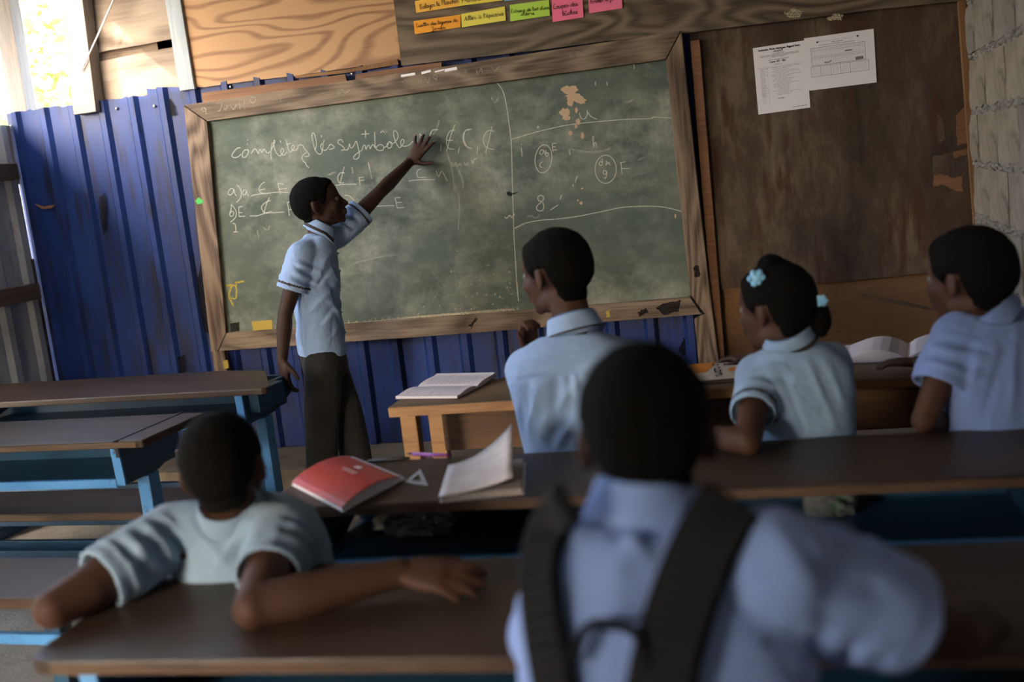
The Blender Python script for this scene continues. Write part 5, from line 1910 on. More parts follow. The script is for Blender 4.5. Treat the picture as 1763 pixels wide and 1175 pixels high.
def person(label, base, cfg):
    g = cfg.get
    t = thing('person', base, label, 'person')
    N, P, f = cfg['N'], cfg['P'], unit(cfg['f'])
    k = g('k', 1.0)
    up_t = unit(N - P)
    rt = unit(np.cross(f, up_t))
    f = np.cross(up_t, rt)
    C = (N + P) / 2 + f * g('bend', -0.015)
    o, R, s = cfg['head'], orient(cfg['hf'], g('hroll', 0.0)), g('hs', 1.0)

    def spine(q):
        return (1 - q) ** 2 * P + 2 * q * (1 - q) * (2 * C - (P + N) / 2) + q * q * N
    # ---- skin: one continuous figure
    mb = MB()
    prof = g('prof', [(-.06, .128, .098), (.0, .132, .10), (.22, .126, .095), (.45, .132, .097), (.66, .143, .10), (.80, .142, .092), (.90, .118, .078), (.965, .080, .064)])
    mb.loft([(spine(q), rt * (w - .022) * k, f * (d - .022) * k) for q, w, d in prof], 20)
    nb = o + R @ (np.array([0, -.022, -.055]) * s)
    mb.tube([spine(.88) + f * .012, N * 0.55 + nb * 0.45 + f * .003, nb, o + R @ (np.array([0, -.016, -.01]) * s)], np.array([.046, .046, .048, .048]) * s, 16)
    head_pieces(mb, o, R, s)
    tips = {}
    arms = {}
    for sd in ('L', 'R'):
        S, E, W_ = cfg['sh' + sd], cfg['el' + sd], cfg['wr' + sd]
        ak = g('ak', 1.0)
        mb.tube([S, S * .5 + E * .5, E * .97 + S * .03], np.array([.043 / ak, .038, .031]) * ak, 14)
        q = unit(W_ - E)
        mb.tube([E, E * .70 + W_ * .30, E * .3 + W_ * .7, W_], np.array([.030, .033, .026, .021]) * ak, 14)
        mb.ball(E + unit(E - S) * .004 - q * .002, .0305 * ak)
        h = cfg['hand' + sd]
        tips[sd] = hand(mb, W_, **h)
        arms[sd] = (S, E)
    legs = cfg['legs']
    for hp, kn, an, ft in legs:
        mb.tube([hp, (hp + kn) / 2, kn], [.068, .058, .046], 14)
        mb.tube([kn, kn * .65 + an * .35, an], [.045, .044, .030], 14)
        mb.tube([an, an + unit(ft) * .07 + np.array([0, 0, -.03])], [.03, .026], 10)
    V, Fq = mb.remesh(g('vox', .0048), 5, .5)
    body = qmesh('body', V, Fq, g('skin', M['skin']), t)
    Nn = vnormals(V, Fq)
    # ---- hair
    loc = ((V - o) @ R) / s
    m = hair_mask(loc)
    th = g('hair', .007)
    thick = -0.001 + th * np.clip(m / .014, 0, 1) ** 0.6
    hv, hf_, ids = submesh(V, Fq, m > -0.004, thick, Nn)
    Nh = Nn[ids]
    hv = hv + Nh * (0.0011 * wob(hv, 260, 3, 2) * np.clip(m[ids] / .01, 0, 1))[:, None]
    qmesh('hair', hv, hf_, M['hair'], t)
    # ---- eyes
    for sg in (-1, 1):
        e_ = MB()
        c_ = o + R @ (np.array([sg * .029, .0715, .002]) * s)
        e_.ball(c_, .0105 * s)
        eo = e_.make('eye', M['eye'], t, smooth=True)
        e_ = MB()
        e_.ball(c_ + R @ (np.array([sg * .001, .0085, 0]) * s), .0045 * s)
        e_.make('iris', M['black'], eo, smooth=True)
    # ---- nails
    for sd in g('nails', ''):
        for tp, td, tn in tips[sd]:
            e_ = MB()
            e_.ball(tp - tn * .0035 + td * .0015, (.0042, .0055, .0022), np.stack([unit(np.cross(td, tn)), td, tn], 1))
            e_.make('fingernail', M['nail'], body, smooth=True)
    # ---- shirt
    mb = MB()
    sp = g('shirt_prof', prof)
    mb.loft([(spine(q), rt * w * k, f * d * k) for q, w, d in sp], 30)
    hems = {}
    for sd in ('L', 'R'):
        S, E = arms[sd]
        q = unit(E - S)
        ls = g('sleeve' + sd, 0.62)
        r0, r1 = g('sr', (.060, .056))
        hem = S + (E - S) * ls
        inn = spine(.86) * .45 + S * .55
        mb.tube([spine(.90) * .75 + S * .25 + Z3 * .004, inn + Z3 * .006, S], np.array([.052, .056, .059]) * g('yk', 1.0), 18)
        L_ = np.linalg.norm(hem - S)
        Pp = [S - q * .01, S + q * L_ * .35, S + q * L_ * .7, hem, hem, hem - q * .022]
        Vt, Ft = tubeVF(np.array([S - q * .01, S + q * L_ * .35, S + q * L_ * .7, hem]), [r0 * .98, r0, (r0 + r1) / 2, r1], 20)
        # re-entrant end so the sleeve has an open mouth
        ring = Vt[-20:]
        c0 = hem
        Vt = np.vstack([Vt, c0 + (ring - c0) * .87, c0 - q * .024 + (ring - c0) * .85])
        nn = len(Vt)
        Ft = Ft[:-1]
        for a in (nn - 60, nn - 40):
            for j in range(20):
                b = (j + 1) % 20
                Ft.append((a + j, a + b, a + 20 + b, a + 20 + j))
        Ft.append([nn - 20 + j for j in range(20)])
        mb.add(Vt, Ft)
        hems[sd] = (hem, q)
    SV, SF = mb.remesh(g('svox', .0050), 5, .5)
    SN = vnormals(SV, SF)
    d = np.zeros(len(SV))
    sd0 = g('seed', 1)
    loc2 = np.stack([(SV - P) @ rt, (SV - P) @ f, (SV - P) @ up_t], 1)
    for fa, fb, fw_, am in g('folds', []):
        n_ = 12
        best = np.full(len(SV), 9.0)
        bt = np.zeros(len(SV))
        prev = None
        for i in range(n_ + 1):
            q = i / n_
            pt = surf_at(SV, fa[0] + (fb[0] - fa[0]) * q, fa[1] + (fb[1] - fa[1]) * q)
            if pt is None:
                continue
            if prev is not None and np.linalg.norm(pt - prev) < .06:
                dd_, tt = segdist(SV, prev, pt)
                better = dd_ < best
                best = np.where(better, dd_, best)
                bt = np.where(better, (i - 1 + tt) / n_, bt)
            prev = pt
        d += 1.25 * am * np.exp(-(best / (fw_ * .8)) ** 2) * np.sin(np.pi * np.clip(bt * .9 + .05, 0, 1)) ** .5
    if g('extra'):
        d += g('extra')(loc2)
    # creases that run from the armpits and the collar, on the back and the front
    rg = np.random.default_rng(sd0)
    for sx in (-1, 1):
        for sy in (-1, 1):
            for q in range(6):
                hw, hd = .135 * k, .098 * k
                x0 = sx * hw * rg.uniform(.55, .95)
                z0 = np.linalg.norm(N - P) * rg.uniform(.35, .85)
                x1 = x0 - sx * hw * rg.uniform(.3, 1.0)
                z1 = z0 - rg.uniform(.07, .20)
                ya = sy * hd * math.sqrt(max(.1, 1 - (x0 / hw) ** 2)) 
                yb = sy * hd * math.sqrt(max(.2, 1 - (x1 / hw) ** 2))
                dist, tt = segdist(loc2 * np.array([1, .6, 1]), (x0, ya * .6, z0), (x1, yb * .6, z1))
                am = rg.choice([-1, 1]) * rg.uniform(.005, .010) * g('fold', 1.0)
                d += am * np.exp(-(dist / rg.uniform(.007, .013)) ** 2) * np.sin(np.pi * np.clip(tt * .9 + .05, 0, 1)) ** .6
    for sd in ('L', 'R'):
        hem, q = hems[sd]
        S = arms[sd][0]
        al = (SV - S) @ q
        L_ = max((hem - S) @ q, .05)
        rv = SV - S - al[:, None] * q
        rad = np.linalg.norm(rv, axis=1)
        e1 = unit(np.cross(q, Z3 + .1))
        e2 = np.cross(q, e1)
        phi = np.arctan2(rv @ e2, rv @ e1)
        w_ = np.clip(al / .04, 0, 1) * np.clip((L_ - .015 - al) / .03, 0, 1) * (rad < .1)
        d += g('fold', 1.0) * .0055 * w_ * np.sin(2 * np.pi * al / .042 + 1.6 * np.sin(phi + sd0) + sd0) * np.clip(.4 + .8 * np.sin(phi * 2 + sd0), 0, 1)
    rid = 1 - np.abs(wob(loc2, (15, 15, 9), sd0 + 5, 2)) * 2.2
    d += 1.3 * g('fa', .0035) * np.clip(rid, -1, 1) + 1.3 * g('fb', .004) * wob(loc2, (10, 10, 5), sd0 + 9, 2)
    keep = np.ones(len(SV))
    for sd in ('L', 'R'):
        hem, q = hems[sd]
        al = (SV - hem) @ q
        near = np.linalg.norm(SV - hem, axis=1) < .11
        keep = np.where(near & (al > -.03), .35, keep)
    keep = np.where(np.linalg.norm(SV - N, axis=1) < .07, .3, keep)
    SV = SV + SN * (d * keep)[:, None]
    SV = lap(SV, SF, 1, .5)
    SN = vnormals(SV, SF)
    shirt = qmesh('shirt', SV, SF, cfg['smat'], t)
    for sd in ('L', 'R'):
        hem, q = hems[sd]
        al = (SV - hem) @ q
        rad = np.linalg.norm(SV - hem - al[:, None] * q, axis=1)
        msk = (al > -.030) & (al < -.021) & (rad > .040) & (rad < .09)
        if g('trim', True) and msk.sum() > 10:
            v_, f_, _ = submesh(SV, SF, (al > -.032) & (al < -.018) & (rad > .042) & (rad < g('sr', (.060, .056))[1] + .013), .0012, SN)
            if len(f_):
                qmesh('sleeve_trim', v_, f_, M['trim'], shirt)
    # ---- collar
    ck = g('ck', 1.0)
    ax = unit(nb - N)
    ca = g('collar_axis', ax)
    ca = unit(ca)
    cr = unit(np.cross(f, ca))
    cf = np.cross(ca, cr)
    c0 = N + ca * g('cz', .004) + cf * g('cfw', 0.0)
    na_ = 40
    prof_c = [(.058, -.012, 0), (.0545, .040, 0), (.0575, .045, 0), (.062, .039, 0), (.074, -.004, 1), (.0725, -.006, 1)]
    Vc, Fc = [], []
    vt = []
    amax = g('camax', 2.75)
    for i in range(na_):
        a = -amax + 2 * amax * i / (na_ - 1)       # 0 = nape
        fr_ = (abs(a) / amax)
        dz = -.014 * fr_ ** 2
        for r_, z_, fl in prof_c:
            ext_ = (.020 * max(0, fr_ - .75) / .25) if fl else 0
            rr_ = (r_ + ext_ * .5) * ck
            zz = (z_ + dz - ext_) * ck
            Vc.append(c0 + (cr * math.sin(a) - cf * math.cos(a)) * rr_ + ca * zz)
        A_, B_ = Vc[-3], Vc[-2]
        for h in g('ch', (.62, .90)):
            vt.append(A_ * (1 - h) + B_ * h + (cr * math.sin(a) - cf * math.cos(a)) * .0012 + ca * .0004)
    m_ = len(prof_c)
    for i in range(na_ - 1):
        for j in range(m_):
            j2 = (j + 1) % m_
            if j == m_ - 1:
                continue
            Fc.append((i * m_ + j, i * m_ + j2, (i + 1) * m_ + j2, (i + 1) * m_ + j))
        Fc.append((i * m_ + m_ - 1, i * m_ + 2, (i + 1) * m_ + 2, (i + 1) * m_ + m_ - 1))
    Fc.append(list(range(m_)))
    Fc.append([(na_ - 1) * m_ + j for j in range(m_)])
    mesh('collar', Vc, Fc, cfg['smat'], shirt, smooth=True)
    if g('ctrim', True):
        mesh('collar_trim', vt, [(2 * i, 2 * i + 1, 2 * i + 3, 2 * i + 2) for i in range(na_ - 1)], M['trim'], shirt, smooth=True)
    # ---- lower garments
    mb = MB()
    lower = g('lower', 'trousers')
    if lower == 'trousers':
        lr = g('lr', (.083, .066, .058))
        mb.loft([(spine(q), rt * w * k, f * dd * k) for q, w, dd in g('hips', [(-.10, .118, .092), (.0, .120, .093), (.14, .112, .086)])], 22)
        for hp, kn, an, ft in legs:
            mb.tube([hp, (hp + kn) / 2, kn], [lr[0], (lr[0] + lr[1]) / 2, lr[1]], 16)
            mb.tube([kn, (kn + an) / 2, an + np.array([0, 0, .015])], [lr[1], lr[1] * .95, lr[2]], 16)
        LV, LF = mb.remesh(.007, 4, .5)
        LN = vnormals(LV, LF)
        LV = LV + LN * (.005 * wob(LV, (16, 16, 9), sd0 + 21, 2))[:, None]
        qmesh('trousers', LV, LF, M['trousers'], t)
    else:
        kn = (legs[0][1] + legs[1][1]) / 2
        mb.loft([(spine(.14), rt * .118, f * .09), (spine(0), rt * .14, f * .11), (P + f * .18, rt * .16, up_t * .10), (kn + f * .05 - Z3 * .02, rt * .17, up_t * .09), (kn + f * .09 - Z3 * .10, rt * .17, f * .04)], 24)
        LV, LF = mb.remesh(.008, 5, .5)
        qmesh('skirt', LV, LF, M['skirt'], t)
    for hp, kn, an, ft in legs:
        ft = unit(ft)
        sdv = unit(np.cross(ft, Z3))
        mb = MB()
        b = np.array([an[0], an[1], an[2] - .06])
        mb.loft([(b - ft * .045 + Z3 * .030, sdv * .028, Z3 * .029), (b - ft * .02 + Z3 * .040, sdv * .034, Z3 * .039), (b + ft * .04 + Z3 * .034, sdv * .036, Z3 * .033), (b + ft * .10 + Z3 * .024, sdv * .040, Z3 * .023), (b + ft * .15 + Z3 * .018, sdv * .030, Z3 * .016)], 18, 2.6)
        mb.make('shoe', M['shoe'], t, smooth=True)
    return t, dict(SV=SV, SF=SF, SN=SN, shirt=shirt, spine=spine, rt=rt, f=f, up=up_t, o=o, R=R, s=s, body=body, N=N)


M['eye'] = plain('eye_white', (0.11, 0.095, 0.085), 0.3, 0.5, var=0.02)


def sit_legs(P, f, zk=0.45, spread=0.075, thigh=0.36, dz=0.0):
    f = unit([f[0], f[1], 0])
    r = np.cross(f, Z3)
    out = []
    for sg in (-1, 1):
        hp = P + r * sg * .07 + f * .02 - Z3 * .02
        kn = P + r * sg * spread + f * thigh
        kn[2] = zk
        an = kn + f * .02
        an[2] = 0.066
        out.append((hp, kn, an, f))
    return out


# ---------------------------------------------------------------- 1: the boy at the chalkboard
fb = unit([.89, .40, 0])
lb = np.cross(Z3, fb)
y0 = -0.55
Nb = PY(549, 396, y0)
Pb = PY(556, 612, y0)
hb = PY(548, 351, y0)
shR = PY(519, 440, y0 - .125)
shL = PY(583, 405, y0 + .12)
elR = PY(491, 540, y0 - .175)
wrR = PY(486, 622, y0 - .205)
elL = PY(652, 333, y0 + .26)
wrL = PY(706, 279, -.030)
hipz = Pb - Z3 * .01
r_ = np.cross(fb, Z3)
kR = np.array([Pb[0] - .015, Pb[1] - .07, .40])
kL = np.array([Pb[0] + .05, Pb[1] + .06, .40])
legsb = [(hipz + r_ * .068, kR, np.array([kR[0] - .045, kR[1] - .01, .066]), fb), (hipz - r_ * .068, kL, np.array([kL[0] + .02, kL[1] + .0, .066]), fb)]
hd = unit(PY(739, 234, -.02) - PY(706, 279, -.03))
th_dir = PY(752, 281, -.02) - PY(706, 279, -.02)
folds_b = []
for pa, pb, w_, am in [((575, 430), (515, 500), .020, .006), ((590, 440), (520, 520), .016, -.006), ((600, 470), (530, 540), .018, .006), ((600, 500), (545, 565), .014, -.005), ((590, 530), (525, 580), .016, .005),
                       ((560, 450), (540, 500), .012, .005), ((600, 540), (565, 592), .012, .005), ((530, 520), (520, 590), .014, .005), ((575, 540), (572, 598), .011, -.004)]:
    folds_b.append((pa, pb, w_, am))
pB, iB = person('boy in a pale blue shirt standing and reaching up to the chalkboard', np.array([Pb[0], Pb[1], 0]), dict(
    N=Nb, P=Pb, f=fb, head=hb, hf=unit([.88, .43, .16]), hroll=-.04, hs=1.08, shL=shL, shR=shR, elL=elL, elR=elR, wrL=wrL, wrR=wrR,
    handL=dict(d=hd, n=np.array([0, 1.0, 0.0]), thumb=th_dir, L=.165, curl=(.10, .08, .10, .12), spr=(.10, -.08, -.28, -.62), th_out=1.25, th_in=.05),
    handR=dict(d=np.array([.02, .0, -1.0]), n=unit([.55, .8, 0]), thumb=np.array([.9, .2, 0]), L=.172, curl=(.42, .45, .48, .52), spread=.0, th_out=.55, th_in=.3),
    nails='L', legs=legsb, vox=.0040, svox=.0046, skin=M['skin'], smat=M['shirt'], hair=.006, fold=1.7, bend=-.018, k=1.0, ak=1.02,
    prof=[(.02, .135, .104), (.12, .134, .102), (.30, .126, .094), (.50, .128, .096), (.68, .134, .098), (.80, .130, .088), (.90, .100, .072), (.965, .066, .058)],
    hips=[(-.14, .112, .098), (-.02, .118, .100), (.12, .112, .092)], lr=(.086, .074, .068),
    sleeveR=.60, sleeveL=.58, sr=(.060, .066), folds=folds_b, fa=.0028, fb=.0035, seed=3, ck=1.02, camax=2.60, cz=.000, cfw=.006, collar_axis=unit([fb[0] * .50, fb[1] * .50, 1.0])))
# placket and buttons down the front
SV, SF, SN = iB['SV'], iB['SF'], iB['SN']
l3 = np.stack([(SV - Pb) @ iB['rt'], (SV - Pb) @ iB['f'], (SV - Pb) @ iB['up']], 1)
v_, f_, _ = submesh(SV, SF, (np.abs(l3[:, 0]) < .018) & (l3[:, 1] > .03) & (l3[:, 2] > .02) & (l3[:, 2] < .47), .0018, SN)
qmesh('placket', v_, f_, M['shirt'], iB['shirt'])
for q in (.10, .19, .28, .37, .45):
    sel = np.argmin((l3[:, 0]) ** 2 + (l3[:, 2] - q) ** 2 - l3[:, 1] * .05)
    mb = MB()
    mb.ball(SV[sel] + SN[sel] * .0025, .0055)
    mb.make('button', M['barrette'], iB['shirt'], smooth=True)

# ---------------------------------------------------------------- 2: the boy in the middle, chin on his hand
f2_ = unit([-.08, 1, 0])
N2 = PY(990, 570, -1.90)
P2 = np.array([N2[0] + .0, -1.985, .505])
h2 = PY(957, 470, -1.86)
wr2 = PY(916, 606, -1.70)
folds2 = [((a, b), (c, e), w_, am) for (a, b), (c, e), w_, am in [((880, 655), (1010, 632), .010, -.004), ((1010, 632), (1120, 640), .010, -.004), ((930, 660), (905, 745), .020, .007), ((960, 650), (950, 760), .018, -.006), ((1000, 650), (930, 740), .018, .006), ((1010, 690), (960, 765), .016, .006), ((885, 640), (892, 730), .018, .006)]]


def yoke(l):
    """back yoke seam with the gathers hanging below it"""
    back = np.clip(-l[:, 1] / .05, 0, 1)
    zs = .315 + .02 * np.cos(l[:, 0] * 9)
    seam = -.0035 * np.exp(-((l[:, 2] - zs) / .004) ** 2)
    below = np.clip((zs - l[:, 2]) / .01, 0, 1) * np.exp(-np.clip(zs - l[:, 2], 0, 1) / .13)
    pl = .0034 * np.sin(l[:, 0] * 150 + 2.2 * np.sin(l[:, 2] * 18 + l[:, 0] * 31)) * below * (.5 + .5 * np.sin(l[:, 0] * 37 + 1))
    return back * (seam + pl)


p2, i2 = person('boy seated in the middle of the front row with his chin on his fist', np.array([P2[0], P2[1], 0]), dict(
    N=N2, P=P2, f=f2_, head=h2, hf=unit([-.85, .52, -.10]), hs=1.13, shL=PY(912, 637, -1.86), shR=PY(1098, 632, -1.86), elL=np.array([.29, -1.63, .722]), elR=np.array([.70, -1.62, .725]),
    wrL=wr2, wrR=np.array([.55, -1.42, .722]),
    handL=dict(d=unit([-.10, -.02, 1.0]), n=unit([.75, -.65, .1]), thumb=np.array([.2, -1.0, .3]), L=.155, curl=(1.15, 1.2, 1.2, 1.2), spread=.03, th_out=.5, th_in=.4),
    handR=dict(d=unit([-1, .3, 0]), n=np.array([0, 0, -1.0]), thumb=np.array([0, 1.0, 0]), L=.15),
    legs=sit_legs(P2, f2_), vox=.0048, svox=.0050, skin=M['skin2'], smat=M['shirt'], hair=.007, fold=1.5, bend=-.045, k=1.12,
    prof=[(-.08, .125, .098), (.0, .130, .10), (.22, .130, .098), (.45, .142, .10), (.66, .158, .102), (.80, .160, .096), (.90, .130, .080), (.965, .085, .066)],
    sr=(.068, .066), sleeveL=.72, folds=folds2, fa=.003, fb=.005, seed=12, yk=1.12, ck=1.10, cz=.002, collar_axis=unit([-.20, .15, 1]), trim=True, ch=(.88, 1.0), extra=yoke))

# ---------------------------------------------------------------- 3: the girl with hair puffs
f3_ = unit([-.30, .95, 0])
N3 = PY(1360, 588, -1.97)
P3 = np.array([N3[0] + .02, -1.99, .500])
h3 = PY(1336, 531, -1.965)
el3 = PZ(1288, 762, DZ + .030)
folds3 = [((a, b), (c, e), w_, am) for (a, b), (c, e), w_, am in [((1345, 640), (1385, 740), .010, -.006), ((1390, 620), (1440, 735), .012, .005), ((1330, 650), (1350, 735), .012, .005), ((1420, 620), (1460, 700), .014, .005)]]
p3_, i3 = person('girl with light blue barrettes and hair puffs seated in the front row', np.array([P3[0], P3[1], 0]), dict(
    N=N3, P=P3, f=f3_, head=h3, hf=unit([-.80, .60, -.08]), hs=1.06, shL=PY(1306, 648, -1.985), shR=PY(1425, 625, -1.93), elL=el3, elR=np.array([1.16, -1.70, .735]),
    wrL=PZ(1208, 748, DZ + .032), wrR=PZ(1292, 618, DZ + .028),
    handL=dict(d=unit([-1, .35, 0]), n=np.array([0, 0, -1.0]), thumb=np.array([0, 1.0, 0]), L=.14),
    handR=dict(d=unit([-.8, .6, 0]), n=np.array([0, 0, -1.0]), thumb=np.array([-1, -1.0, 0]), L=.14),
    legs=sit_legs(P3, f3_), lower='skirt', vox=.0048, svox=.0048, skin=M['skin2'], smat=M['shirt_dim'], hair=.009, bend=-.03, k=.92, ak=1.0,
    sr=(.056, .056), sleeveL=.60, folds=folds3, fa=.003, fb=.004, seed=31, ck=.98, cz=.0, yk=.95))


def puff(name, c, r, seed, mat, parent):
    V, Fq = MB().ball((0, 0, 0), 1.0).remesh(.07, 1)
    n_ = V / np.linalg.norm(V, axis=1)[:, None]
    V = n_ * (1 + .10 * wob(V, 4, seed) + .06 * wob(V, 14, seed + 1))[:, None] * np.asarray(r)
    return qmesh(name, V + c, Fq, mat, parent)


hp1 = PY(1327, 458, -1.975)
puff('hair_puff', hp1, (.034, .034, .030), 2, M['hair'], p3_)
puff('hair_puff', PY(1343, 466, -1.97), (.034, .034, .030), 5, M['hair'], p3_)
puff('ponytail', PY(1412, 549, -1.99), (.026, .026, .044), 7, M['hair'], p3_)
puff('ponytail', PY(1398, 520, -1.985), (.022, .024, .026), 9, M['hair'], p3_)
for (px_, py_, yy, r_q) in [(1303, 479, -2.022, .019), (1414, 518, -2.012, .013)]:
    c_ = PY(px_, py_, yy)
    mb = MB()
    mb.ball(c_, (r_q, r_q * .6, r_q * .95))
    for a in range(6):
        mb.ball(c_ + np.array([math.cos(a * 1.047) * r_q * .8, -.003, math.sin(a * 1.047) * r_q * .8]), r_q * .42)
    mb.make('barrette', M['barrette'], p3_, smooth=True)

# ---------------------------------------------------------------- 4: the boy against the block wall
f4_ = unit([-.35, .94, 0])
N4 = PY(1705, 542, -1.96)
P4 = np.array([N4[0] + .0, -1.985, .505])
h4 = PY(1668, 478, -1.955)
el4 = PZ(1592, 722, DZ + .031)
folds4 = [((a, b), (c, e), w_, am) for (a, b), (c, e), w_, am in [((1690, 600), (1660, 720), .014, .006), ((1730, 600), (1690, 725), .014, -.005), ((1750, 560), (1740, 720), .014, .005)]]
p4_, i4 = person('boy in a lavender blue shirt seated against the concrete block wall', np.array([P4[0], P4[1], 0]), dict(
    N=N4, P=P4, f=f4_, head=h4, hf=unit([-.70, .71, -.06]), hs=1.10, shL=PY(1648, 580, -2.0), shR=N4 + np.array([.10, .09, -.06]), elL=el4, elR=np.array([1.56, -1.70, .735]),
    wrL=np.array([el4[0] + .10, el4[1] + .22, .63]), wrR=np.array([1.40, -1.50, .722]),
    handL=dict(d=unit([.3, .9, -.3]), n=unit([.3, .2, -1.0]), thumb=np.array([1, 0.3, 0]), L=.14),
    handR=dict(d=unit([-1, .4, 0]), n=np.array([0, 0, -1.0]), thumb=np.array([0, 1.0, 0]), L=.14),
    legs=sit_legs(P4, f4_, thigh=.33), vox=.0048, svox=.0050, skin=M['skin2'], smat=M['shirt_deep'], hair=.011, bend=-.03, k=1.0, ak=.98,
    sr=(.062, .062), sleeveL=.62, folds=folds4, fa=.003, fb=.004, seed=44, ck=1.0, cz=.0, ctrim=False, trim=False))

# ---------------------------------------------------------------- 5: the small boy leaning back on the near desk
f5_ = unit([-.18, .98, 0])
N5 = PY(398, 880, -2.93)
P5 = np.array([N5[0] + .01, -2.775, .480])
h5 = PY(387, 806, -2.92)
el5L = PZ(98, 1046, DZ + .032)
el5R = PZ(440, 1046, DZ + .032)
wr5R = PZ(690, 986, DZ + .040)
folds5 = [((a, b), (c, e), w_, am) for (a, b), (c, e), w_, am in [((330, 900), (400, 985), .012, .006), ((420, 900), (370, 985), .012, .006), ((345, 885), (440, 900), .012, .005), ((455, 910), (400, 985), .012, -.005), ((250, 930), (210, 1000), .010, .005), ((280, 910), (245, 990), .010, -.004), ((480, 900), (460, 970), .012, .004)]]
p5_, i5 = person('small boy leaning back with both elbows on the near desk', np.array([P5[0], P5[1], 0]), dict(
    N=N5, P=P5, f=f5_, head=h5, hf=unit([-.28, .96, -.10]), hroll=.06, hs=1.06, shL=PY(298, 922, -2.95), shR=PY(492, 922, -2.95), elL=el5L, elR=el5R,
    wrL=np.array([el5L[0] + .10, el5L[1] + .19, DZ + .055]), wrR=wr5R,
    handL=dict(d=unit([.8, .6, -.1]), n=np.array([0, 0, -1.0]), thumb=np.array([-1, 1.0, 0]), L=.135, curl=(.5, .5, .5, .5)),
    handR=dict(d=unit(PZ(840, 1000, DZ + .03) - wr5R), n=unit([0, .42, -.9]), thumb=np.array([0, 1.0, 0]), L=.170, curl=(.26, .28, .32, .38), spread=.12, th_out=.5, th_in=.25),
    legs=sit_legs(P5, f5_, zk=.43, thigh=.33), vox=.0044, svox=.0048, skin=M['skin2'], smat=M['shirt_grey'], hair=.004, fold=1.3, bend=-.018, k=1.05, ak=1.22,
    sr=(.060, .062), sleeveL=.66, sleeveR=.62, folds=folds5, fa=.003, fb=.004, seed=57, ck=.93, cz=-.004, yk=.98, ctrim=False, trim=False))

# ---------------------------------------------------------------- 6: the boy with the backpack straps
f6_ = unit([-.16, .98, 0])
N6 = PY(1115, 895, -3.53)
P6 = np.array([N6[0] + .03, -3.665, .505])
h6 = PY(1113, 742, -3.50)
h6 = PY(1113, 752, -3.49)
folds6 = [((a, b), (c, e), w_, am) for (a, b), (c, e), w_, am in [((1050, 880), (1120, 970), .012, .006), ((1120, 880), (1060, 1000), .014, .005), ((1330, 900), (1420, 1060), .016, .006), ((1400, 930), (1500, 1010), .012, .006), ((1430, 960), (1540, 1040), .012, -.006), ((1380, 1010), (1440, 1080), .014, -.006)]]
el6R = PY(1640, 1095, -3.46)
el6L = PY(940, 1140, -3.42)
p6_, i6 = person('nearest boy seen from behind wearing black padded backpack straps', np.array([P6[0], P6[1], 0]), dict(
    N=N6, P=P6, f=f6_, head=h6, hf=unit([-.16, .97, -.16]), hs=1.0, shL=PY(1032, 985, -3.55), shR=PY(1330, 985, -3.57), elL=el6L, elR=el6R,
    wrL=np.array([.74, -3.20, .715]), wrR=np.array([1.335, -3.21, .712]),
    handL=dict(d=unit([.4, .9, 0]), n=np.array([0, 0, -1.0]), thumb=np.array([1, 0.0, 0]), L=.145),
    handR=dict(d=unit([-.4, .9, 0]), n=np.array([0, 0, -1.0]), thumb=np.array([-1, 0.0, 0]), L=.145),
    legs=sit_legs(P6, f6_, thigh=.34), vox=.0048, svox=.0050, skin=M['skin'], smat=M['shirt_lit'], hair=.006, fold=1.5, bend=-.03, k=1.06, ak=1.0,
    sr=(.064, .066), sleeveR=.70, sleeveL=.75, folds=folds6, fa=.0028, fb=.004, seed=68, ck=1.0, cz=.002, yk=1.18, ctrim=False, trim=False))

# backpack hanging low from loose straps
bp = thing('backpack', (P6[0], P6[1] - .12, 0.0), 'black backpack with ribbed padded straps on the nearest boy', 'backpack')


def on_back(px, py, lift):
    """point on the back of the shirt under a picture point"""
    d_ = unit(_dir(px, py))
    rel = i6['SV'] - CAM
    al = rel @ d_
    dist = np.linalg.norm(rel - al[:, None] * d_, axis=1)
    near = dist < .012
    if not near.any():
        return PY(px, py, -3.62)
    dd = al[near].min() - lift
    return CAM + d_ * dd


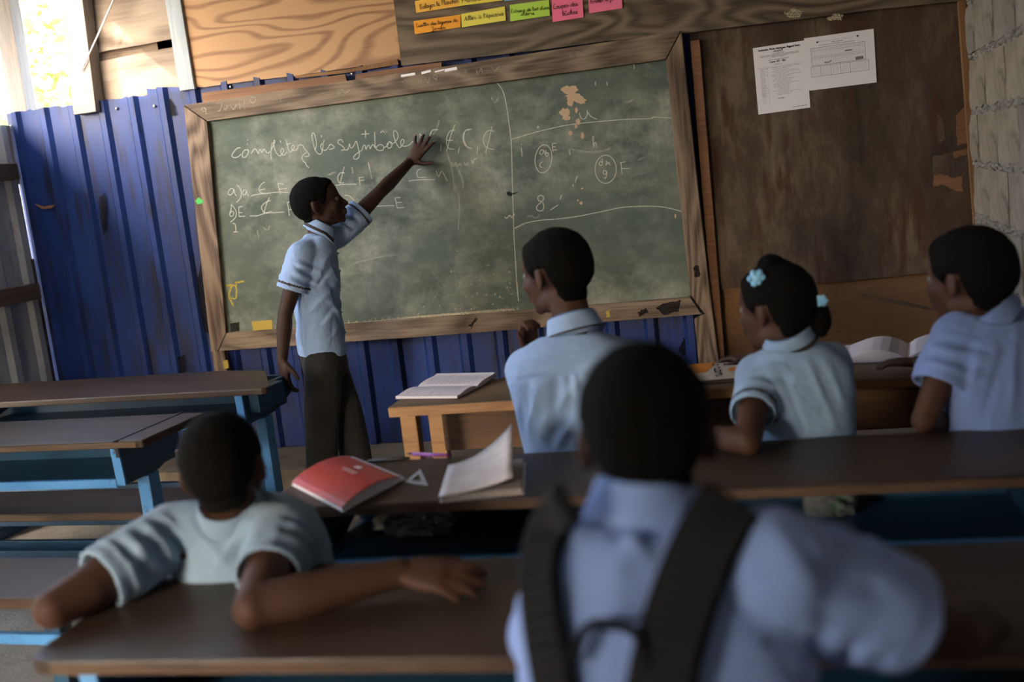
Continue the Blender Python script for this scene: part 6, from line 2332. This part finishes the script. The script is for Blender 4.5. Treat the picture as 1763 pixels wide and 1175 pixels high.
def strap(pts, w, th, name):
    C_ = np.array([on_back(a, b, .004) for a, b in pts])
    C_ = spline(C_, 8)
    for _ in range(12):
        C_[1:-1] = .5 * C_[1:-1] + .25 * (C_[:-2] + C_[2:])
    T = unit(C_[-1] - C_[0])
    n = len(C_)
    V = []
    for i in range(n):
        tn = C_[min(i + 1, n - 1)] - C_[max(i - 1, 0)]
        tn = unit(tn)
        vw = unit(CAM * 0 + np.array([-.05, -1.0, .25]))
        sd_ = unit(np.cross(tn, vw))
        nr = np.cross(sd_, tn)
        if nr @ vw < 0:
            nr = -nr
        for a, b in ((-1, 0), (-1, .6), (-.8, 1), (.8, 1), (1, .6), (1, 0)):
            V.append(C_[i] + sd_ * a * w / 2 + nr * b * th)
    Fs = []
    for i in range(n - 1):
        for j in range(6):
            j2 = (j + 1) % 6
            Fs.append((i * 6 + j, i * 6 + j2, (i + 1) * 6 + j2, (i + 1) * 6 + j))
    Fs.append(list(range(6)))
    Fs.append([(n - 1) * 6 + j for j in range(6)])
    st_ = mesh(name, V, Fs, M['strap'], bp, smooth=False)
    # raised padding ribs across the strap
    for i in range(2, n - 2, 2):
        a = C_[i]
        tn = unit(C_[i + 1] - C_[i - 1])
        vw = unit(np.array([-.05, -1.0, .25]))
        sd_ = unit(np.cross(tn, vw))
        nr = np.cross(sd_, tn)
        if nr @ vw < 0:
            nr = -nr
        hh = np.linalg.norm(C_[i + 1] - C_[i]) * .75
        Vr = [a + sd_ * p * w * .40 + tn * q * hh + nr * (th + (z * .004)) for z in (0, 1) for p, q in ((-1, -1), (1, -1), (1, 1), (-1, 1))]
        mesh('padding_rib', Vr, [(0, 1, 2, 3), (4, 7, 6, 5), (0, 4, 5, 1), (1, 5, 6, 2), (2, 6, 7, 3), (3, 7, 4, 0)], M['pad'], st_, bevel=.0015)
    return C_


cl = strap([(985, 862), (950, 900), (930, 980), (938, 1080), (955, 1175), (968, 1260)], .046, .010, 'shoulder_strap')
cr_ = strap([(1262, 868), (1225, 920), (1190, 1000), (1160, 1090), (1140, 1175), (1125, 1260)], .068, .010, 'shoulder_strap')
bx0 = (cl[-1] + cr_[-1]) / 2
# grab loop between the straps and the bag itself below
a0, a1 = on_back(1000, 1085, .010), on_back(1100, 1095, .010)
tube('grab_loop', spline([on_back(985, 1140, .014), on_back(1010, 1083, .018), on_back(1055, 1076, .020), on_back(1095, 1092, .018), on_back(1115, 1150, .014)], 6), .0055, M['strap'], bp, 10)
bz = bx0[2] + .02
bmx = MB()
cx_, cy_ = P6[0] - .02, min(cl[-1][1], cr_[-1][1]) - .055
bmx.loft([((cx_, cy_, .427), (.125, 0, 0), (0, .055, 0)), ((cx_, cy_, .445), (.145, 0, 0), (0, .070, 0)), ((cx_, cy_, (.445 + bz) / 2), (.15, 0, 0), (0, .074, 0)), ((cx_, cy_ + .005, bz - .035), (.14, 0, 0), (0, .062, 0)), ((cx_, cy_ + .012, bz), (.10, 0, 0), (0, .035, 0))], 26, 3.0)
BV, BF = bmx.remesh(.010, 4)
BV = BV + vnormals(BV, BF) * (.004 * wob(BV, 14, 77))[:, None]
qmesh('bag_body', BV, BF, M['strap'], bp)

# small dark stain on the back of the nearest shirt
c_ = [on_back(1320 + 9 * math.cos(a) * (1 + .3 * math.sin(3 * a)), 1105 + 14 * math.sin(a), .0016) for a in np.linspace(0, 6.283, 14, endpoint=False)]
mesh('stain', c_, [list(range(14))], M['black_mark'], i6['shirt'])
